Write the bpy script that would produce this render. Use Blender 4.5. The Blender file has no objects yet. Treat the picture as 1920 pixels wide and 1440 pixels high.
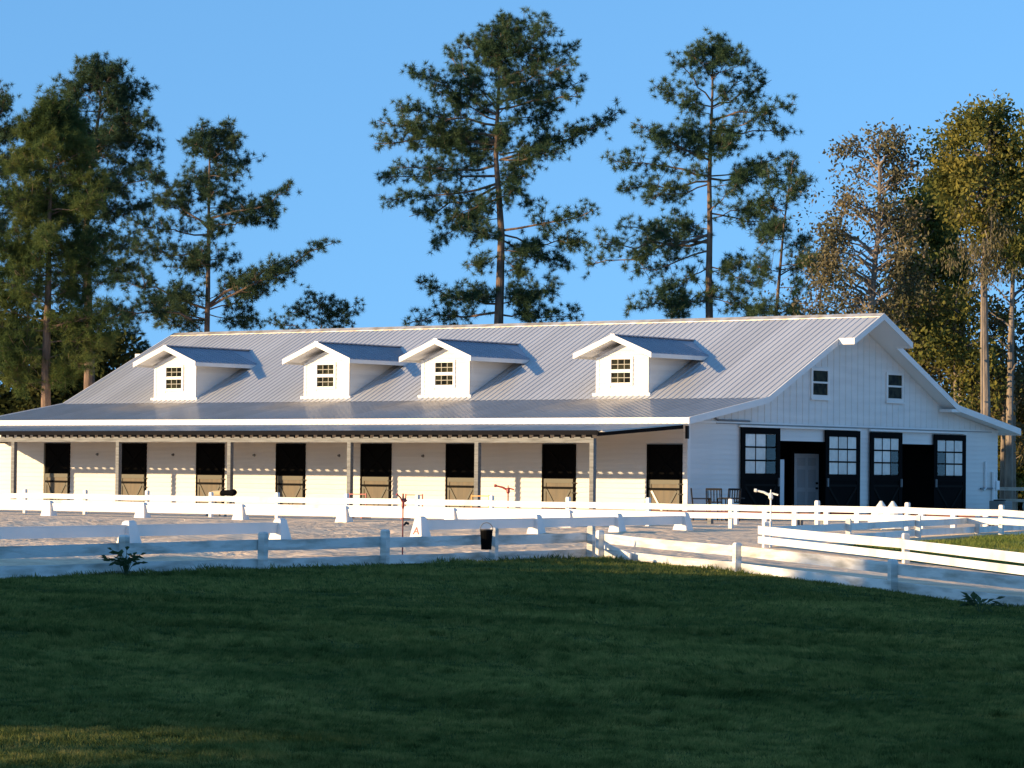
import bpy, math, random
import numpy as np
from mathutils import Matrix, Vector

random.seed(11)
rng = np.random.default_rng(11)
sc = bpy.context.scene
COL = sc.collection

# ------------------------------------------------------------------ camera
F_PX, PITCH, ROLL = 5956.0, math.atan(170 / 5956.0), 0.0095
EYE = Vector((0, 0, 1.3))
cam = bpy.data.cameras.new('camera')
cam.sensor_width = 36.0
cam.lens = F_PX / 1920 * 36.0
cam.clip_start, cam.clip_end = 0.5, 5000
camo = bpy.data.objects.new('camera', cam)
COL.objects.link(camo)
camo.matrix_world = (Matrix.Translation(EYE) @ Matrix.Rotation(math.pi / 2 + PITCH, 4, 'X')
                     @ Matrix.Rotation(ROLL, 4, 'Z'))
sc.camera = camo
CAM3 = camo.matrix_world.to_3x3()

# ------------------------------------------------------------------ sky and sun
ELEV, THETA = math.radians(10.5), math.radians(30.5)
BX = Vector((.786, -.618, 0)).normalized()       # along the barn front, to the right
BY = Vector((-BX.y, BX.x, 0))                    # into the barn
SUNH = (-math.sin(THETA) * BX - math.cos(THETA) * BY).normalized()
SUN = Vector((SUNH.x * math.cos(ELEV), SUNH.y * math.cos(ELEV), math.sin(ELEV)))
world = bpy.data.worlds.new('World')
sc.world = world
world.use_nodes = True
wn = world.node_tree
wn.nodes.clear()
sky = wn.nodes.new('ShaderNodeTexSky')
sky.sky_type = 'NISHITA'
sky.sun_disc = False
sky.sun_elevation = ELEV
sky.sun_rotation = math.atan2(SUNH.x, SUNH.y)
sky.altitude = 20
sky.air_density = 1.0
sky.dust_density = 0.6
sky.ozone_density = 2.2
bg = wn.nodes.new('ShaderNodeBackground')
bg.inputs[1].default_value = 0.134
wo = wn.nodes.new('ShaderNodeOutputWorld')
# look-up lifted off the horizon: clear dry air without the yellow haze band
gco = wn.nodes.new('ShaderNodeTexCoord')
lift = wn.nodes.new('ShaderNodeVectorMath')
lift.operation = 'MULTIPLY_ADD'
lift.inputs[1].default_value = (1, 1, .75)
lift.inputs[2].default_value = (0, 0, .25)
nrm = wn.nodes.new('ShaderNodeVectorMath')
nrm.operation = 'NORMALIZE'
wn.links.new(gco.outputs['Generated'], lift.inputs[0])
wn.links.new(lift.outputs[0], nrm.inputs[0])
wn.links.new(nrm.outputs[0], sky.inputs[0])
tint = wn.nodes.new('ShaderNodeMix')
tint.data_type = 'RGBA'
tint.blend_type = 'MULTIPLY'
tint.inputs['Factor'].default_value = 1
tint.inputs['B'].default_value = (.68, .99, 1.20, 1)
wn.links.new(sky.outputs[0], tint.inputs['A'])
wn.links.new(tint.outputs['Result'], bg.inputs[0])
wn.links.new(bg.outputs[0], wo.inputs[0])
sl = bpy.data.lights.new('sun', 'SUN')
sl.energy = 4.0
sl.angle = math.radians(0.53)
sl.color = (1.0, 0.70, 0.38)
so = bpy.data.objects.new('sun', sl)
COL.objects.link(so)
so.rotation_euler = (-SUN).to_track_quat('-Z', 'Y').to_euler()
so.location = (-60, -20, 40)
sc.view_settings.view_transform = 'Standard'
sc.view_settings.look = 'None'
sc.view_settings.gamma = 1
sc.view_settings.exposure = 1.1
sc.view_settings.use_curve_mapping = False


def at(px, py, Y):
    """pixel of the 1920x1440 photograph -> world point at distance Y along the view axis"""
    d = CAM3 @ Vector(((px - 960) / F_PX, (720 - py) / F_PX, -1.0))
    return EYE + d * (Y / d.y)


# ------------------------------------------------------------------ materials
MATS = {}


def mat(name, base, rough=0.6, metal=0.0, var=0.0, scale=3.0, col2=None, bump=0.0, bscale=20.0,
        stretch=(1, 1, 1), spec=0.5, contrast=(0.35, 0.65), detail=4.0, coords='Object', bdist=0.02, orand=0.0):
    m = bpy.data.materials.new(name)
    m.use_nodes = True
    nt = m.node_tree
    p = nt.nodes['Principled BSDF']
    p.inputs['Base Color'].default_value = (*base, 1)
    p.inputs['Roughness'].default_value = rough
    p.inputs['Metallic'].default_value = metal
    p.inputs['Specular IOR Level'].default_value = spec
    tc = nt.nodes.new('ShaderNodeTexCoord')
    mp = nt.nodes.new('ShaderNodeMapping')
    mp.inputs['Scale'].default_value = stretch
    nt.links.new(tc.outputs[coords], mp.inputs[0])
    if var or col2:
        n = nt.nodes.new('ShaderNodeTexNoise')
        n.inputs['Scale'].default_value = scale
        n.inputs['Detail'].default_value = detail
        nt.links.new(mp.outputs[0], n.inputs['Vector'])
        r = nt.nodes.new('ShaderNodeValToRGB')
        c2 = col2 or tuple(c * (1 - var) for c in base)
        r.color_ramp.elements[0].position, r.color_ramp.elements[1].position = contrast
        r.color_ramp.elements[0].color = (*c2, 1)
        r.color_ramp.elements[1].color = (*base, 1)
        nt.links.new(n.outputs[0], r.inputs[0])
        nt.links.new(r.outputs[0], p.inputs['Base Color'])
    if bump:
        n2 = nt.nodes.new('ShaderNodeTexNoise')
        n2.inputs['Scale'].default_value = bscale
        n2.inputs['Detail'].default_value = 6
        nt.links.new(mp.outputs[0], n2.inputs['Vector'])
        b = nt.nodes.new('ShaderNodeBump')
        b.inputs['Strength'].default_value = bump
        b.inputs['Distance'].default_value = bdist
        nt.links.new(n2.outputs[0], b.inputs['Height'])
        nt.links.new(b.outputs[0], p.inputs['Normal'])
    if orand:
        oi = nt.nodes.new('ShaderNodeObjectInfo')
        mr = nt.nodes.new('ShaderNodeMapRange')
        mr.inputs['To Min'].default_value = 1 - orand
        mr.inputs['To Max'].default_value = 1
        nt.links.new(oi.outputs['Random'], mr.inputs['Value'])
        mu_ = nt.nodes.new('ShaderNodeMix')
        mu_.data_type = 'RGBA'
        mu_.blend_type = 'MULTIPLY'
        mu_.inputs['Factor'].default_value = 1
        src = p.inputs['Base Color'].links[0].from_socket if p.inputs['Base Color'].links else None
        if src:
            nt.links.new(src, mu_.inputs['A'])
        else:
            mu_.inputs['A'].default_value = (*base, 1)
        nt.links.new(mr.outputs[0], mu_.inputs['B'])
        nt.links.new(mu_.outputs['Result'], p.inputs['Base Color'])
    MATS[name] = m
    return m


def leafmat(name, c1, c2, c3, scale=0.5, trans=0.3, patch=0.0):
    """foliage: three leaf colours mixed by noise over the crown, part translucent"""
    m = bpy.data.materials.new(name)
    m.use_nodes = True
    nt = m.node_tree
    nt.nodes.clear()
    tc = nt.nodes.new('ShaderNodeTexCoord')
    n = nt.nodes.new('ShaderNodeTexNoise')
    n.inputs['Scale'].default_value = scale
    n.inputs['Detail'].default_value = 5
    n.inputs['Roughness'].default_value = 0.7
    nt.links.new(tc.outputs['Object'], n.inputs['Vector'])
    r = nt.nodes.new('ShaderNodeValToRGB')
    e = r.color_ramp.elements
    e[0].position, e[0].color = 0.36, (*c1, 1)
    e[1].position, e[1].color = 0.64, (*c3, 1)
    k = e.new(0.5)
    k.color = (*c2, 1)
    nt.links.new(n.outputs[0], r.inputs[0])
    d = nt.nodes.new('ShaderNodeBsdfDiffuse')
    t = nt.nodes.new('ShaderNodeBsdfTranslucent')
    mx = nt.nodes.new('ShaderNodeMixShader')
    mx.inputs[0].default_value = trans
    o = nt.nodes.new('ShaderNodeOutputMaterial')
    col = r.outputs[0]
    if patch:                       # broad turf mottling, with dark streak shadows worked into the colour
        n2 = nt.nodes.new('ShaderNodeTexNoise')
        n2.inputs['Scale'].default_value = patch
        n2.inputs['Detail'].default_value = 6
        mp = nt.nodes.new('ShaderNodeMapping')
        mp.inputs['Scale'].default_value = (.6, 1.0, 1)
        nt.links.new(tc.outputs['Object'], mp.inputs[0])
        nt.links.new(mp.outputs[0], n2.inputs['Vector'])
        r2 = nt.nodes.new('ShaderNodeValToRGB')
        r2.color_ramp.elements[0].position, r2.color_ramp.elements[1].position = .34, .66
        r2.color_ramp.elements[0].color = (.55, .62, .55, 1)
        r2.color_ramp.elements[1].color = (1.25, 1.12, 1.0, 1)
        nt.links.new(n2.outputs[0], r2.inputs[0])
        mu_ = nt.nodes.new('ShaderNodeMix')
        mu_.data_type = 'RGBA'
        mu_.blend_type = 'MULTIPLY'
        mu_.inputs['Factor'].default_value = 1
        nt.links.new(col, mu_.inputs['A'])
        nt.links.new(r2.outputs[0], mu_.inputs['B'])
        col = mu_.outputs['Result']
    nt.links.new(col, d.inputs[0])
    nt.links.new(col, t.inputs[0])
    nt.links.new(d.outputs[0], mx.inputs[1])
    nt.links.new(t.outputs[0], mx.inputs[2])
    nt.links.new(mx.outputs[0], o.inputs[0])
    MATS[name] = m
    return m


WHITE = mat('white_paint', (.77, .755, .72), .55, var=.10, scale=1.2, contrast=(.3, .6))
SIDING = mat('white_siding', (.75, .735, .70), .65, var=.10, orand=.08, scale=1.5, stretch=(.4, .4, 3))
FENCE = mat('fence_paint', (.80, .79, .75), .65, orand=.08, col2=(.56, .54, .48), scale=1.6, contrast=(.26, .52),
            bump=.25, bscale=30, coords='Object')
FENCED = mat('weathered_fence_paint', (.78, .77, .73), .7, orand=.12, col2=(.36, .35, .30), scale=3, stretch=(.5, .5, 3), contrast=(.28, .56), detail=8,
             bump=.3, bscale=30)
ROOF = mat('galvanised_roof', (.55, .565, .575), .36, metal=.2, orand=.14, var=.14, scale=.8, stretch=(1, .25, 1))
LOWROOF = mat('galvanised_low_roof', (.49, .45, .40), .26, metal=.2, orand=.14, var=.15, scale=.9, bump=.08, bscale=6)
RIDGE = mat('ridge_metal', (.62, .60, .55), .4, metal=.3, col2=(.40, .33, .22), scale=3)
BLUE = mat('dormer_roof_metal', (.34, .36, .42), .35, metal=.5, var=.1)
SOFFIT = mat('soffit_paint', (.82, .81, .79), .7)
TIMBER = mat('grey_timber', (.205, .21, .20), .8, col2=(.115, .118, .112), scale=3, stretch=(.6, 6, 6), contrast=(.3, .6))
RIM = mat('black_rim', (.006, .006, .008), .8, spec=.1)
BLACK = mat('black_paint', (.0032, .0032, .0032), .85, var=.3, scale=2, spec=.06)
BLACK2 = mat('black_door_frame', (.0035, .0033, .0034), .85, spec=.06)
BRACE = mat('dark_brace', (.0075, .007, .0065), .8, spec=.08)
BROWN = mat('brown_door_panel', (.105, .08, .045), .6, col2=(.075, .06, .036), scale=2, stretch=(4, 4, .6))
OLIVE = mat('olive_door_frame', (.085, .082, .06), .6)
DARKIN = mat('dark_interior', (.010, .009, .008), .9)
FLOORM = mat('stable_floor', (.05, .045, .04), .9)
DOORW = mat('pale_door', (.62, .64, .66), .5)
PANEW = mat('dark_window_glass', (.006, .007, .006), .15, spec=.02, col2=(.030, .031, .018), scale=3.5, contrast=(.42, .6))
DOORP = mat('shaded_door_panel', (.50, .52, .54), .5)  # darker tone stands in for the shading of the panel relief
PALEP = mat('painted_pale_pane', (.80, .76, .69), .3, orand=.25, var=.16, scale=5)  # clear glass coloured pale for the bright wall seen through it
MUNT = mat('thin_grey_muntin', (.30, .29, .24), .6)
PIPEG = mat('grey_pipe', (.16, .17, .18), .5)
PVC = mat('white_pipe', (.78, .78, .77), .4)
CONCRETE = mat('concrete', (.36, .34, .31), .9, var=.2, scale=2)
IRON = mat('black_iron', (.008, .008, .009), .6, spec=.25)
RED = mat('red_paint', (.36, .05, .04), .5, var=.2)
RUST = mat('rust_red_timber', (.20, .055, .04), .8, col2=(.10, .04, .03), scale=3)
ORANGE = mat('orange_paint', (.62, .25, .03), .5)
YELLOW = mat('yellow_tape', (.55, .48, .06), .5)
CREAMP = mat('cream_plastic', (.78, .75, .66), .45)
BRASS = mat('brass', (.45, .36, .18), .4, metal=.6)
BARK = mat('pine_bark', (.22, .145, .10), .95, col2=(.09, .065, .05), scale=5, stretch=(1, 1, .3), bump=.6, bscale=12, bdist=.05)
GREYB = mat('grey_bark', (.29, .235, .18), .95, col2=(.14, .115, .09), scale=4, stretch=(1, 1, .3), bump=.5, bscale=12, bdist=.05)
PINE = leafmat('pine_needles', (.036, .072, .042), (.066, .112, .056), (.105, .145, .068), .6, .22)
PINED = leafmat('dark_pine_needles', (.034, .066, .042), (.058, .098, .052), (.09, .126, .062), .6, .20)
CYP = leafmat('cypress_leaves', (.045, .072, .026), (.088, .118, .038), (.18, .195, .055), .35, .3)
GOLD = leafmat('golden_leaves', (.080, .10, .030), (.16, .16, .042), (.27, .23, .055), .45, .35)
BROWNL = leafmat('brown_leaves', (.09, .095, .052), (.16, .145, .082), (.23, .185, .105), .5, .3)
DARKL = leafmat('dark_green_leaves', (.022, .032, .013), (.04, .05, .018), (.07, .07, .022), .4, .25)
SCRUB = leafmat('scrub_leaves', (.075, .072, .036), (.15, .125, .062), (.23, .185, .085), .5, .3)
WEED = leafmat('weed_leaves', (.05, .085, .04), (.08, .12, .06), (.11, .14, .08), 4, .3)
GRASS = leafmat('grass_blades', (.050, .078, .022), (.150, .190, .060), (.29, .275, .095), 5.5, .25, .75)
GRASS2 = leafmat('pen_grass_blades', (.12, .17, .04), (.18, .22, .05), (.26, .25, .07), 1.2, .35)
LAWNM = mat('lawn_soil', (.070, .105, .040), .95, spec=.0, col2=(.020, .034, .012), scale=3.5, stretch=(.5, 1.6, 1), bump=.5, bscale=9, bdist=.06, contrast=(.3, .7), detail=8)
SANDM = mat('arena_sand', (.88, .69, .49), .95, col2=(.62, .47, .33), scale=1.1, bump=1.0, bscale=4.5, bdist=.22, spec=.05, contrast=(.32, .62), detail=9, stretch=(.6, 1.2, 1))
EARTH = mat('earth', (.20, .17, .12), .95, col2=(.11, .10, .06), scale=.4, bump=.5, bscale=3)
PENG = mat('pen_grass', (.14, .17, .045), .95, col2=(.05, .08, .02), scale=1.4, bump=.9, bscale=6, bdist=.1)


def glassmat():
    m = bpy.data.materials.new('clear_pane')
    m.use_nodes = True
    nt = m.node_tree
    nt.nodes.clear()
    tr = nt.nodes.new('ShaderNodeBsdfTransparent')
    gl = nt.nodes.new('ShaderNodeBsdfGlossy')
    gl.inputs['Roughness'].default_value = .03
    fr = nt.nodes.new('ShaderNodeFresnel')
    fr.inputs[0].default_value = 1.45
    mx = nt.nodes.new('ShaderNodeMixShader')
    o = nt.nodes.new('ShaderNodeOutputMaterial')
    nt.links.new(fr.outputs[0], mx.inputs[0])
    nt.links.new(tr.outputs[0], mx.inputs[1])
    nt.links.new(gl.outputs[0], mx.inputs[2])
    nt.links.new(mx.outputs[0], o.inputs[0])
    return m


GLASS = glassmat()


# ------------------------------------------------------------------ mesh helpers
class MB:
    def __init__(s):
        s.v, s.f = [], []

    def add(s, vs, fs):
        o = len(s.v)
        s.v += [tuple(x) for x in vs]
        s.f += [tuple(i + o for i in f) for f in fs]
        return s

    def hexa(s, b, t):
        """bottom quad and top quad, both counter-clockwise seen from above"""
        return s.add(list(b) + list(t), [(3, 2, 1, 0), (4, 5, 6, 7), (0, 1, 5, 4), (1, 2, 6, 5), (2, 3, 7, 6), (3, 0, 4, 7)])

    def box(s, x0, x1, y0, y1, z0, z1):
        return s.hexa([(x0, y0, z0), (x1, y0, z0), (x1, y1, z0), (x0, y1, z0)],
                      [(x0, y0, z1), (x1, y0, z1), (x1, y1, z1), (x0, y1, z1)])

    def prism(s, poly, fn0, fn1):
        """poly: 2D points; fn0/fn1 place them in 3D at the two ends"""
        n = len(poly)
        vs = [fn0(*p) for p in poly] + [fn1(*p) for p in poly]
        fs = [tuple(range(n))[::-1], tuple(range(n, 2 * n))] + [(i, (i + 1) % n, n + (i + 1) % n, n + i) for i in range(n)]
        return s.add(vs, fs)

    def bar(s, a, b, w, h, up=(0, 0, 1)):
        a, b, up = Vector(a), Vector(b), Vector(up)
        d = (b - a).normalized()
        sd = d.cross(up)
        sd = sd.normalized() if sd.length > 1e-5 else Vector((1, 0, 0))
        u = sd.cross(d).normalized()
        q = [(-w / 2, -h / 2), (w / 2, -h / 2), (w / 2, h / 2), (-w / 2, h / 2)]
        return s.prism(q, lambda i, j: a + sd * i + u * j, lambda i, j: b + sd * i + u * j)

    def tube(s, pts, radii, n=8, cap=True):
        pts = [Vector(p) for p in pts]
        ov = pts[-1] - pts[0]
        ref = Vector((1, 0, 0)) if abs(ov.z) > .7 * ov.length else Vector((0, 0, 1))
        vs, fs = [], []
        for i, p in enumerate(pts):
            d = (pts[min(i + 1, len(pts) - 1)] - pts[max(i - 1, 0)])
            d = d.normalized() if d.length > 1e-7 else Vector((0, 0, 1))
            r = d.cross(ref)
            r = r.normalized() if r.length > 1e-3 else Vector((0, 1, 0))
            u = r.cross(d)
            for k in range(n):
                a = 2 * math.pi * k / n
                vs.append(p + (r * math.cos(a) + u * math.sin(a)) * radii[i])
        for i in range(len(pts) - 1):
            for k in range(n):
                fs.append((i * n + k, i * n + (k + 1) % n, (i + 1) * n + (k + 1) % n, (i + 1) * n + k))
        if cap:
            fs.append(tuple(range(n))[::-1])
            fs.append(tuple((len(pts) - 1) * n + k for k in range(n)))
        return s.add(vs, fs)

    def mesh(s, name, m):
        me = bpy.data.meshes.new(name)
        me.from_pydata(s.v, [], s.f)
        me.materials.append(m)
        me.update()
        return me

    def build(s, name, m, parent=None, loc=None):
        return obj(name, s.mesh(name, m), parent, loc)


def obj(name, me, parent=None, loc=None, rot=None):
    o = bpy.data.objects.new(name, me)
    COL.objects.link(o)
    if parent is not None:
        o.parent = parent
    if loc is not None:
        o.location = loc
    if rot is not None:
        o.rotation_euler = rot
    return o


def tag(o, label=None, cat=None, group=None, kind=None):
    if label:
        o['label'] = label
    if cat:
        o['category'] = cat
    if group:
        o['group'] = group
    if kind:
        o['kind'] = kind
    return o


def empty(name, loc=(0, 0, 0), rz=0.0):
    o = obj(name, None, None, loc, (0, 0, rz))
    o.empty_display_size = .3
    return o


def npmesh(name, V, Fc, m, smooth=False):
    """V (n,3), Fc (k,3|4) numpy -> mesh, fast"""
    me = bpy.data.meshes.new(name)
    k, c = Fc.shape
    me.vertices.add(len(V))
    me.vertices.foreach_set('co', V.astype(np.float32).ravel())
    me.loops.add(k * c)
    me.loops.foreach_set('vertex_index', Fc.astype(np.int32).ravel())
    me.polygons.add(k)
    me.polygons.foreach_set('loop_start', np.arange(0, k * c, c, dtype=np.int32))
    me.polygons.foreach_set('loop_total', np.full(k, c, dtype=np.int32))
    me.update(calc_edges=True)
    me.materials.append(m)
    return me


def clip(poly, a, b, c):
    """keep a*x+b*y<=c"""
    out = []
    for i in range(len(poly)):
        p, q = poly[i], poly[(i + 1) % len(poly)]
        dp, dq = a * p[0] + b * p[1] - c, a * q[0] + b * q[1] - c
        if dp <= 1e-9:
            out.append(p)
        if dp * dq < -1e-12:
            t = dp / (dp - dq)
            out.append((p[0] + (q[0] - p[0]) * t, p[1] + (q[1] - p[1]) * t))
    return out


def vnoise(x, y, seed=0):
    """smooth value noise on numpy arrays"""
    r = np.random.default_rng(seed)
    T = r.random((256, 256))
    xi, yi = np.floor(x).astype(int), np.floor(y).astype(int)
    fx, fy = x - xi, y - yi
    fx, fy = fx * fx * (3 - 2 * fx), fy * fy * (3 - 2 * fy)
    g = lambda i, j: T[i % 256, j % 256]
    return (g(xi, yi) * (1 - fx) + g(xi + 1, yi) * fx) * (1 - fy) + (g(xi, yi + 1) * (1 - fx) + g(xi + 1, yi + 1) * fx) * fy


# ------------------------------------------------------------------ terrain
def H(x, y):
    t = .0318 * (x - 1.3) + .0124 * (50 - y)
    t = np.clip(t, -1, 1.2)
    return -.5 * (t + np.sqrt(t * t + .0016)) + .008


def hz(x, y):
    return float(H(np.float64(x), np.float64(y)))


CORNER = (1.27, 50.26)


def yF(x):
    return np.where(x < CORNER[0], np.maximum(CORNER[1] + 1.732 * (x - CORNER[0]), 4), np.maximum(CORNER[1] - 1.85 * (x - CORNER[0]), 4))


def gridmesh(name, X, Y, Z, m, kind='structure'):
    n, k = X.shape
    V = np.stack([X.ravel(), Y.ravel(), Z.ravel()], 1)
    i = np.arange(n * k).reshape(n, k)
    Fc = np.stack([i[:-1, :-1].ravel(), i[1:, :-1].ravel(), i[1:, 1:].ravel(), i[:-1, 1:].ravel()], 1)
    me = npmesh(name, V, Fc, m)
    me.polygons.foreach_set('use_smooth', np.ones(len(Fc), bool))
    o = obj(name, me)
    o['kind'] = kind
    return o


xs = np.concatenate([[-1600, -700, -300, -140], np.arange(-70, 71, 2.), [140, 300, 700, 1600]])
ys = np.concatenate([[-1200, -500, -150], np.arange(-30, 171, 2.), [240, 400, 800, 1900]])
X, Y = np.meshgrid(xs, ys, indexing='ij')
gridmesh('ground', X, Y, H(X, Y) - .08, EARTH)

# lawn in front of the fences
xs = np.arange(-40, 40.1, .4)
t = np.linspace(0, 1, 170)
X = np.repeat(xs[:, None], len(t), 1)
Y = -6 + (yF(xs)[:, None] + 6) * t[None, :]


def lawn_z(X, Y):
    return H(X, Y) + .012 + .05 * (vnoise(X * .35 + 40, Y * .35 + 40, 3) - .5) * np.clip((yF(X) - Y) / 3, 0, 1) + .028 * (vnoise(X * 1.1 + 90, Y * .9 + 90, 4) - .5)


gridmesh('lawn', X, Y, lawn_z(X, Y), LAWNM)
# sand beyond the fences, up to the barn
xs = np.concatenate([np.arange(-60, -15, 1.5), np.arange(-15, 12, .2), np.arange(12, 60, 1.5)])
t = np.linspace(0, 1, 190)
X = np.repeat(xs[:, None], len(t), 1)
YE = 130.0
Y = yF(xs)[:, None] + (YE - yF(xs)[:, None]) * (t[None, :] ** 1.25)
rough = np.clip((5 - X) / 2, 0, 1) * np.clip((88 - Y) / 6, 0, 1)
Z = H(X, Y) + .004 + rough * (.05 * (vnoise(X * .9 + 50, Y * .5 + 50, 5) - .5) + .09 * (vnoise(X * 2.3 + 50, Y * 1.5 + 20, 6) - .5))
gridmesh('arena_sand', X, Y, Z, SANDM)
# the lit grass of the small pen on the right
pv = [(5.6, 58.4), (8.1, 49.2), (13, 34), (34, 40), (36, 60), (11.6, 76)]
mb = MB()
cx, cy = 14, 56
ring = []
for i in range(len(pv)):
    a, b = pv[i], pv[(i + 1) % len(pv)]
    for k in range(8):
        ring.append((a[0] + (b[0] - a[0]) * k / 8, a[1] + (b[1] - a[1]) * k / 8))
RN = 14
vs, fs = [], []
for r in range(RN + 1):
    for k, p in enumerate(ring):
        x, y = cx + (p[0] - cx) * r / RN, cy + (p[1] - cy) * r / RN
        hgt = .07 * (1 - r / RN) ** .5 if r < RN else 0
        vs.append((x, y, hz(x, y) + .008 + hgt + random.uniform(0, .05) * (r < RN)))
nR = len(ring)
for r in range(RN):
    for k in range(nR):
        fs.append((r * nR + k, (r + 1) * nR + k, (r + 1) * nR + (k + 1) % nR, r * nR + (k + 1) % nR))
mb.add(vs, fs)
o = mb.build('pen_turf', PENG)
o['kind'] = 'structure'

# ------------------------------------------------------------------ barn
BC = Vector((5.19, 93.65, 0))
barn = empty('horse_barn', BC, math.atan2(BX.y, BX.x))
tag(barn, 'long white horse barn with grey metal roof, four dormers and open front porch', 'barn')
XL = -29.5            # left end wall
DEP = 18.35
RY = DEP / 2          # ridge
PROF = [(-.63, 3.0), (3.5, 3.70), (RY, 6.47), (DEP - 3.5, 3.70), (DEP + .63, 3.0)]


def part(name, mb, m, parent=barn, label=None):
    o = mb.build(name, m, parent)
    if label:
        o['label'] = label
    return o


# front wall and its boards
STALL = [(-27.22, -25.97), (-23.43, -22.37), (-19.93, -18.66), (-16.37, -15.04), (-12.69, -11.42), (-9.06, -8.01), (-5.40, -4.07), (-1.43, -.17)]
STALL = [((a + b) / 2 - .63, (a + b) / 2 + .63) for a, b in STALL]
DH = 2.24
fw = part('front_wall', MB().box(XL, -.15, 0, .15, 0, 2.95), SIDING)


def board_mesh(w, h=.15, d=.042):
    """one clapboard: a wedge, thick at its lower edge, outer face towards -y, length along x"""
    mb = MB()
    mb.prism([(0, 0), (0, -d), (h + .012, -.006), (h + .012, 0)],
             lambda z, y: (0, y, z), lambda z, y: (w, y, z))
    return mb.mesh('clapboard', SIDING)


segs = []
xa = XL
for a, b in STALL:
    segs.append((xa, a - .03))
    xa = b + .03
segs.append((xa, -.02))
NC = 15
for a, b in segs:
    me = board_mesh(b - a)
    for k in range(NC):
        obj('clapboard', me, fw, (a, 0, .03 + k * .15))
me = board_mesh(-.02 - XL)
for k in range(NC, 19):
    obj('clapboard', me, fw, (XL, 0, .03 + k * .15))
part('corner_board', MB().box(-.14, .03, -.035, 0, 0, 2.93).box(0, .03, 0, .12, 0, 2.9), WHITE)

# gable wall (plane x = 0): two openings
OA, OB = (4.05, 7.85, 2.47), (11.10, 14.60, 2.42)
g = MB()
g.box(-.15, 0, 0, OA[0], 0, 2.47).box(-.15, 0, OA[1], OB[0], 0, 2.42).box(-.15, 0, OB[1], DEP, 0, 2.42)
g.box(-.15, 0, 0, OA[0] - .0, 2.47, 2.87).box(-.15, 0, OA[0], OA[1], OA[2], 2.87).box(-.15, 0, OA[1], DEP, 2.42, 2.87)
up = [(0, 2.87), (DEP, 2.87), (DEP, 2.96), (DEP - 3.5, 3.56), (RY, 6.32), (3.5, 3.56), (0, 2.96)]
g.prism(up, lambda y, z: (-.15, y, z), lambda y, z: (0, y, z))
gw = part('gable_wall', g, SIDING)


def gboard(y0, y1, z):
    me = board_mesh(y1 - y0)
    return obj('clapboard', me, gw, (0, y0, z), (0, 0, math.pi / 2))


gm = {}
for y0, y1, k0, k1 in ((.1, 4.0, 0, 19), (7.90, 11.05, 0, 19), (14.65, DEP, 0, 19), (4.0, 7.90, 16, 19), (11.05, 14.65, 16, 19)):
    me = board_mesh(y1 - y0, d=.018)
    for k in range(k0, k1):
        obj('clapboard', me, gw, (0, y0, .02 + k * .15), (0, 0, math.pi / 2))
# board and batten above
y = .18
while y < DEP:
    z1 = np.interp(y, [0, 3.5, RY, DEP - 3.5, DEP], [2.96, 3.56, 6.32, 3.56, 2.96]) - .03
    inwin = [(w0, w1) for w0, w1 in ((6.60, 7.72), (11.06, 12.18)) if w0 < y < w1]
    spans = [(2.96, z1)] if not inwin else [(2.96, 3.74), (4.78, z1)]
    for a, b in spans:
        MB().box(0, .012, y - .024, y + .024, a, b).build('batten', SIDING, gw)
    y += .355
MB().box(0, .05, .02, DEP, 2.885, 2.955).build('trim_board', WHITE, gw)
part('trim_shade_strip', MB().box(.0505, .068, 1.4, DEP - .5, 2.885, 2.905), PIPEG)  # dark strip painted in for the shade line under the trim

# the other walls, floor, near-black partitions and ceiling put in to darken the inside
part('rear_wall', MB().box(XL, 0, DEP - .15, DEP - .001, 0, 2.95), SIDING)
e = MB()
e.prism([(0.151, 0), (DEP - .151, 0), (DEP - .151, 2.96), (DEP - 3.5, 3.56), (RY, 6.32), (3.5, 3.56), (.151, 2.96)],
        lambda y, z: (XL, y, z), lambda y, z: (XL + .15, y, z))
part('end_wall', e, SIDING)
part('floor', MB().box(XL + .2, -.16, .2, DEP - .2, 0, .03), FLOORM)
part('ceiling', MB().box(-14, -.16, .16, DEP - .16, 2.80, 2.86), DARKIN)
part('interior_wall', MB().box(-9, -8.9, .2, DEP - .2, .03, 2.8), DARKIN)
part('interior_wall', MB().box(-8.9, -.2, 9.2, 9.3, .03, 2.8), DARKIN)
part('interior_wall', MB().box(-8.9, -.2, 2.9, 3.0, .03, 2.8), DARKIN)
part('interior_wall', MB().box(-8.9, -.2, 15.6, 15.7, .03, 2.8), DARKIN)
part('interior_post', MB().box(-.62, -.5, 5.50, 5.95, .03, 1.85), DOORW)

# roof deck (closed slab), then ribbed sheets
deck = MB()
TH = .13
for i in range(4):
    (ya, za), (yb, zb) = PROF[i], PROF[i + 1]
    poly = [(ya, za - .02), (yb, zb - .02), (yb, zb - TH), (ya, za - TH)]
    deck.prism(poly, lambda y, z: (XL - .5, y, z), lambda y, z: (.5, y, z))
    if i in (1, 2):      # the hay-hood extensions of both gable ends
        s = (zb - za) / (yb - ya)
        yp, yq = (RY - 1.72, RY) if i == 1 else (RY, RY + 1.72)
        f = lambda y: za + (y - ya) * s
        for xa, xb in ((.5, 1.08),):
            deck.prism([(yp, f(yp) - .02), (yq, f(yq) - .02), (yq, f(yq) - TH), (yp, f(yp) - TH)],
                       lambda y, z: (xa, y, z), lambda y, z: (xb, y, z))
roof = part('roof', deck, SOFFIT)


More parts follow.
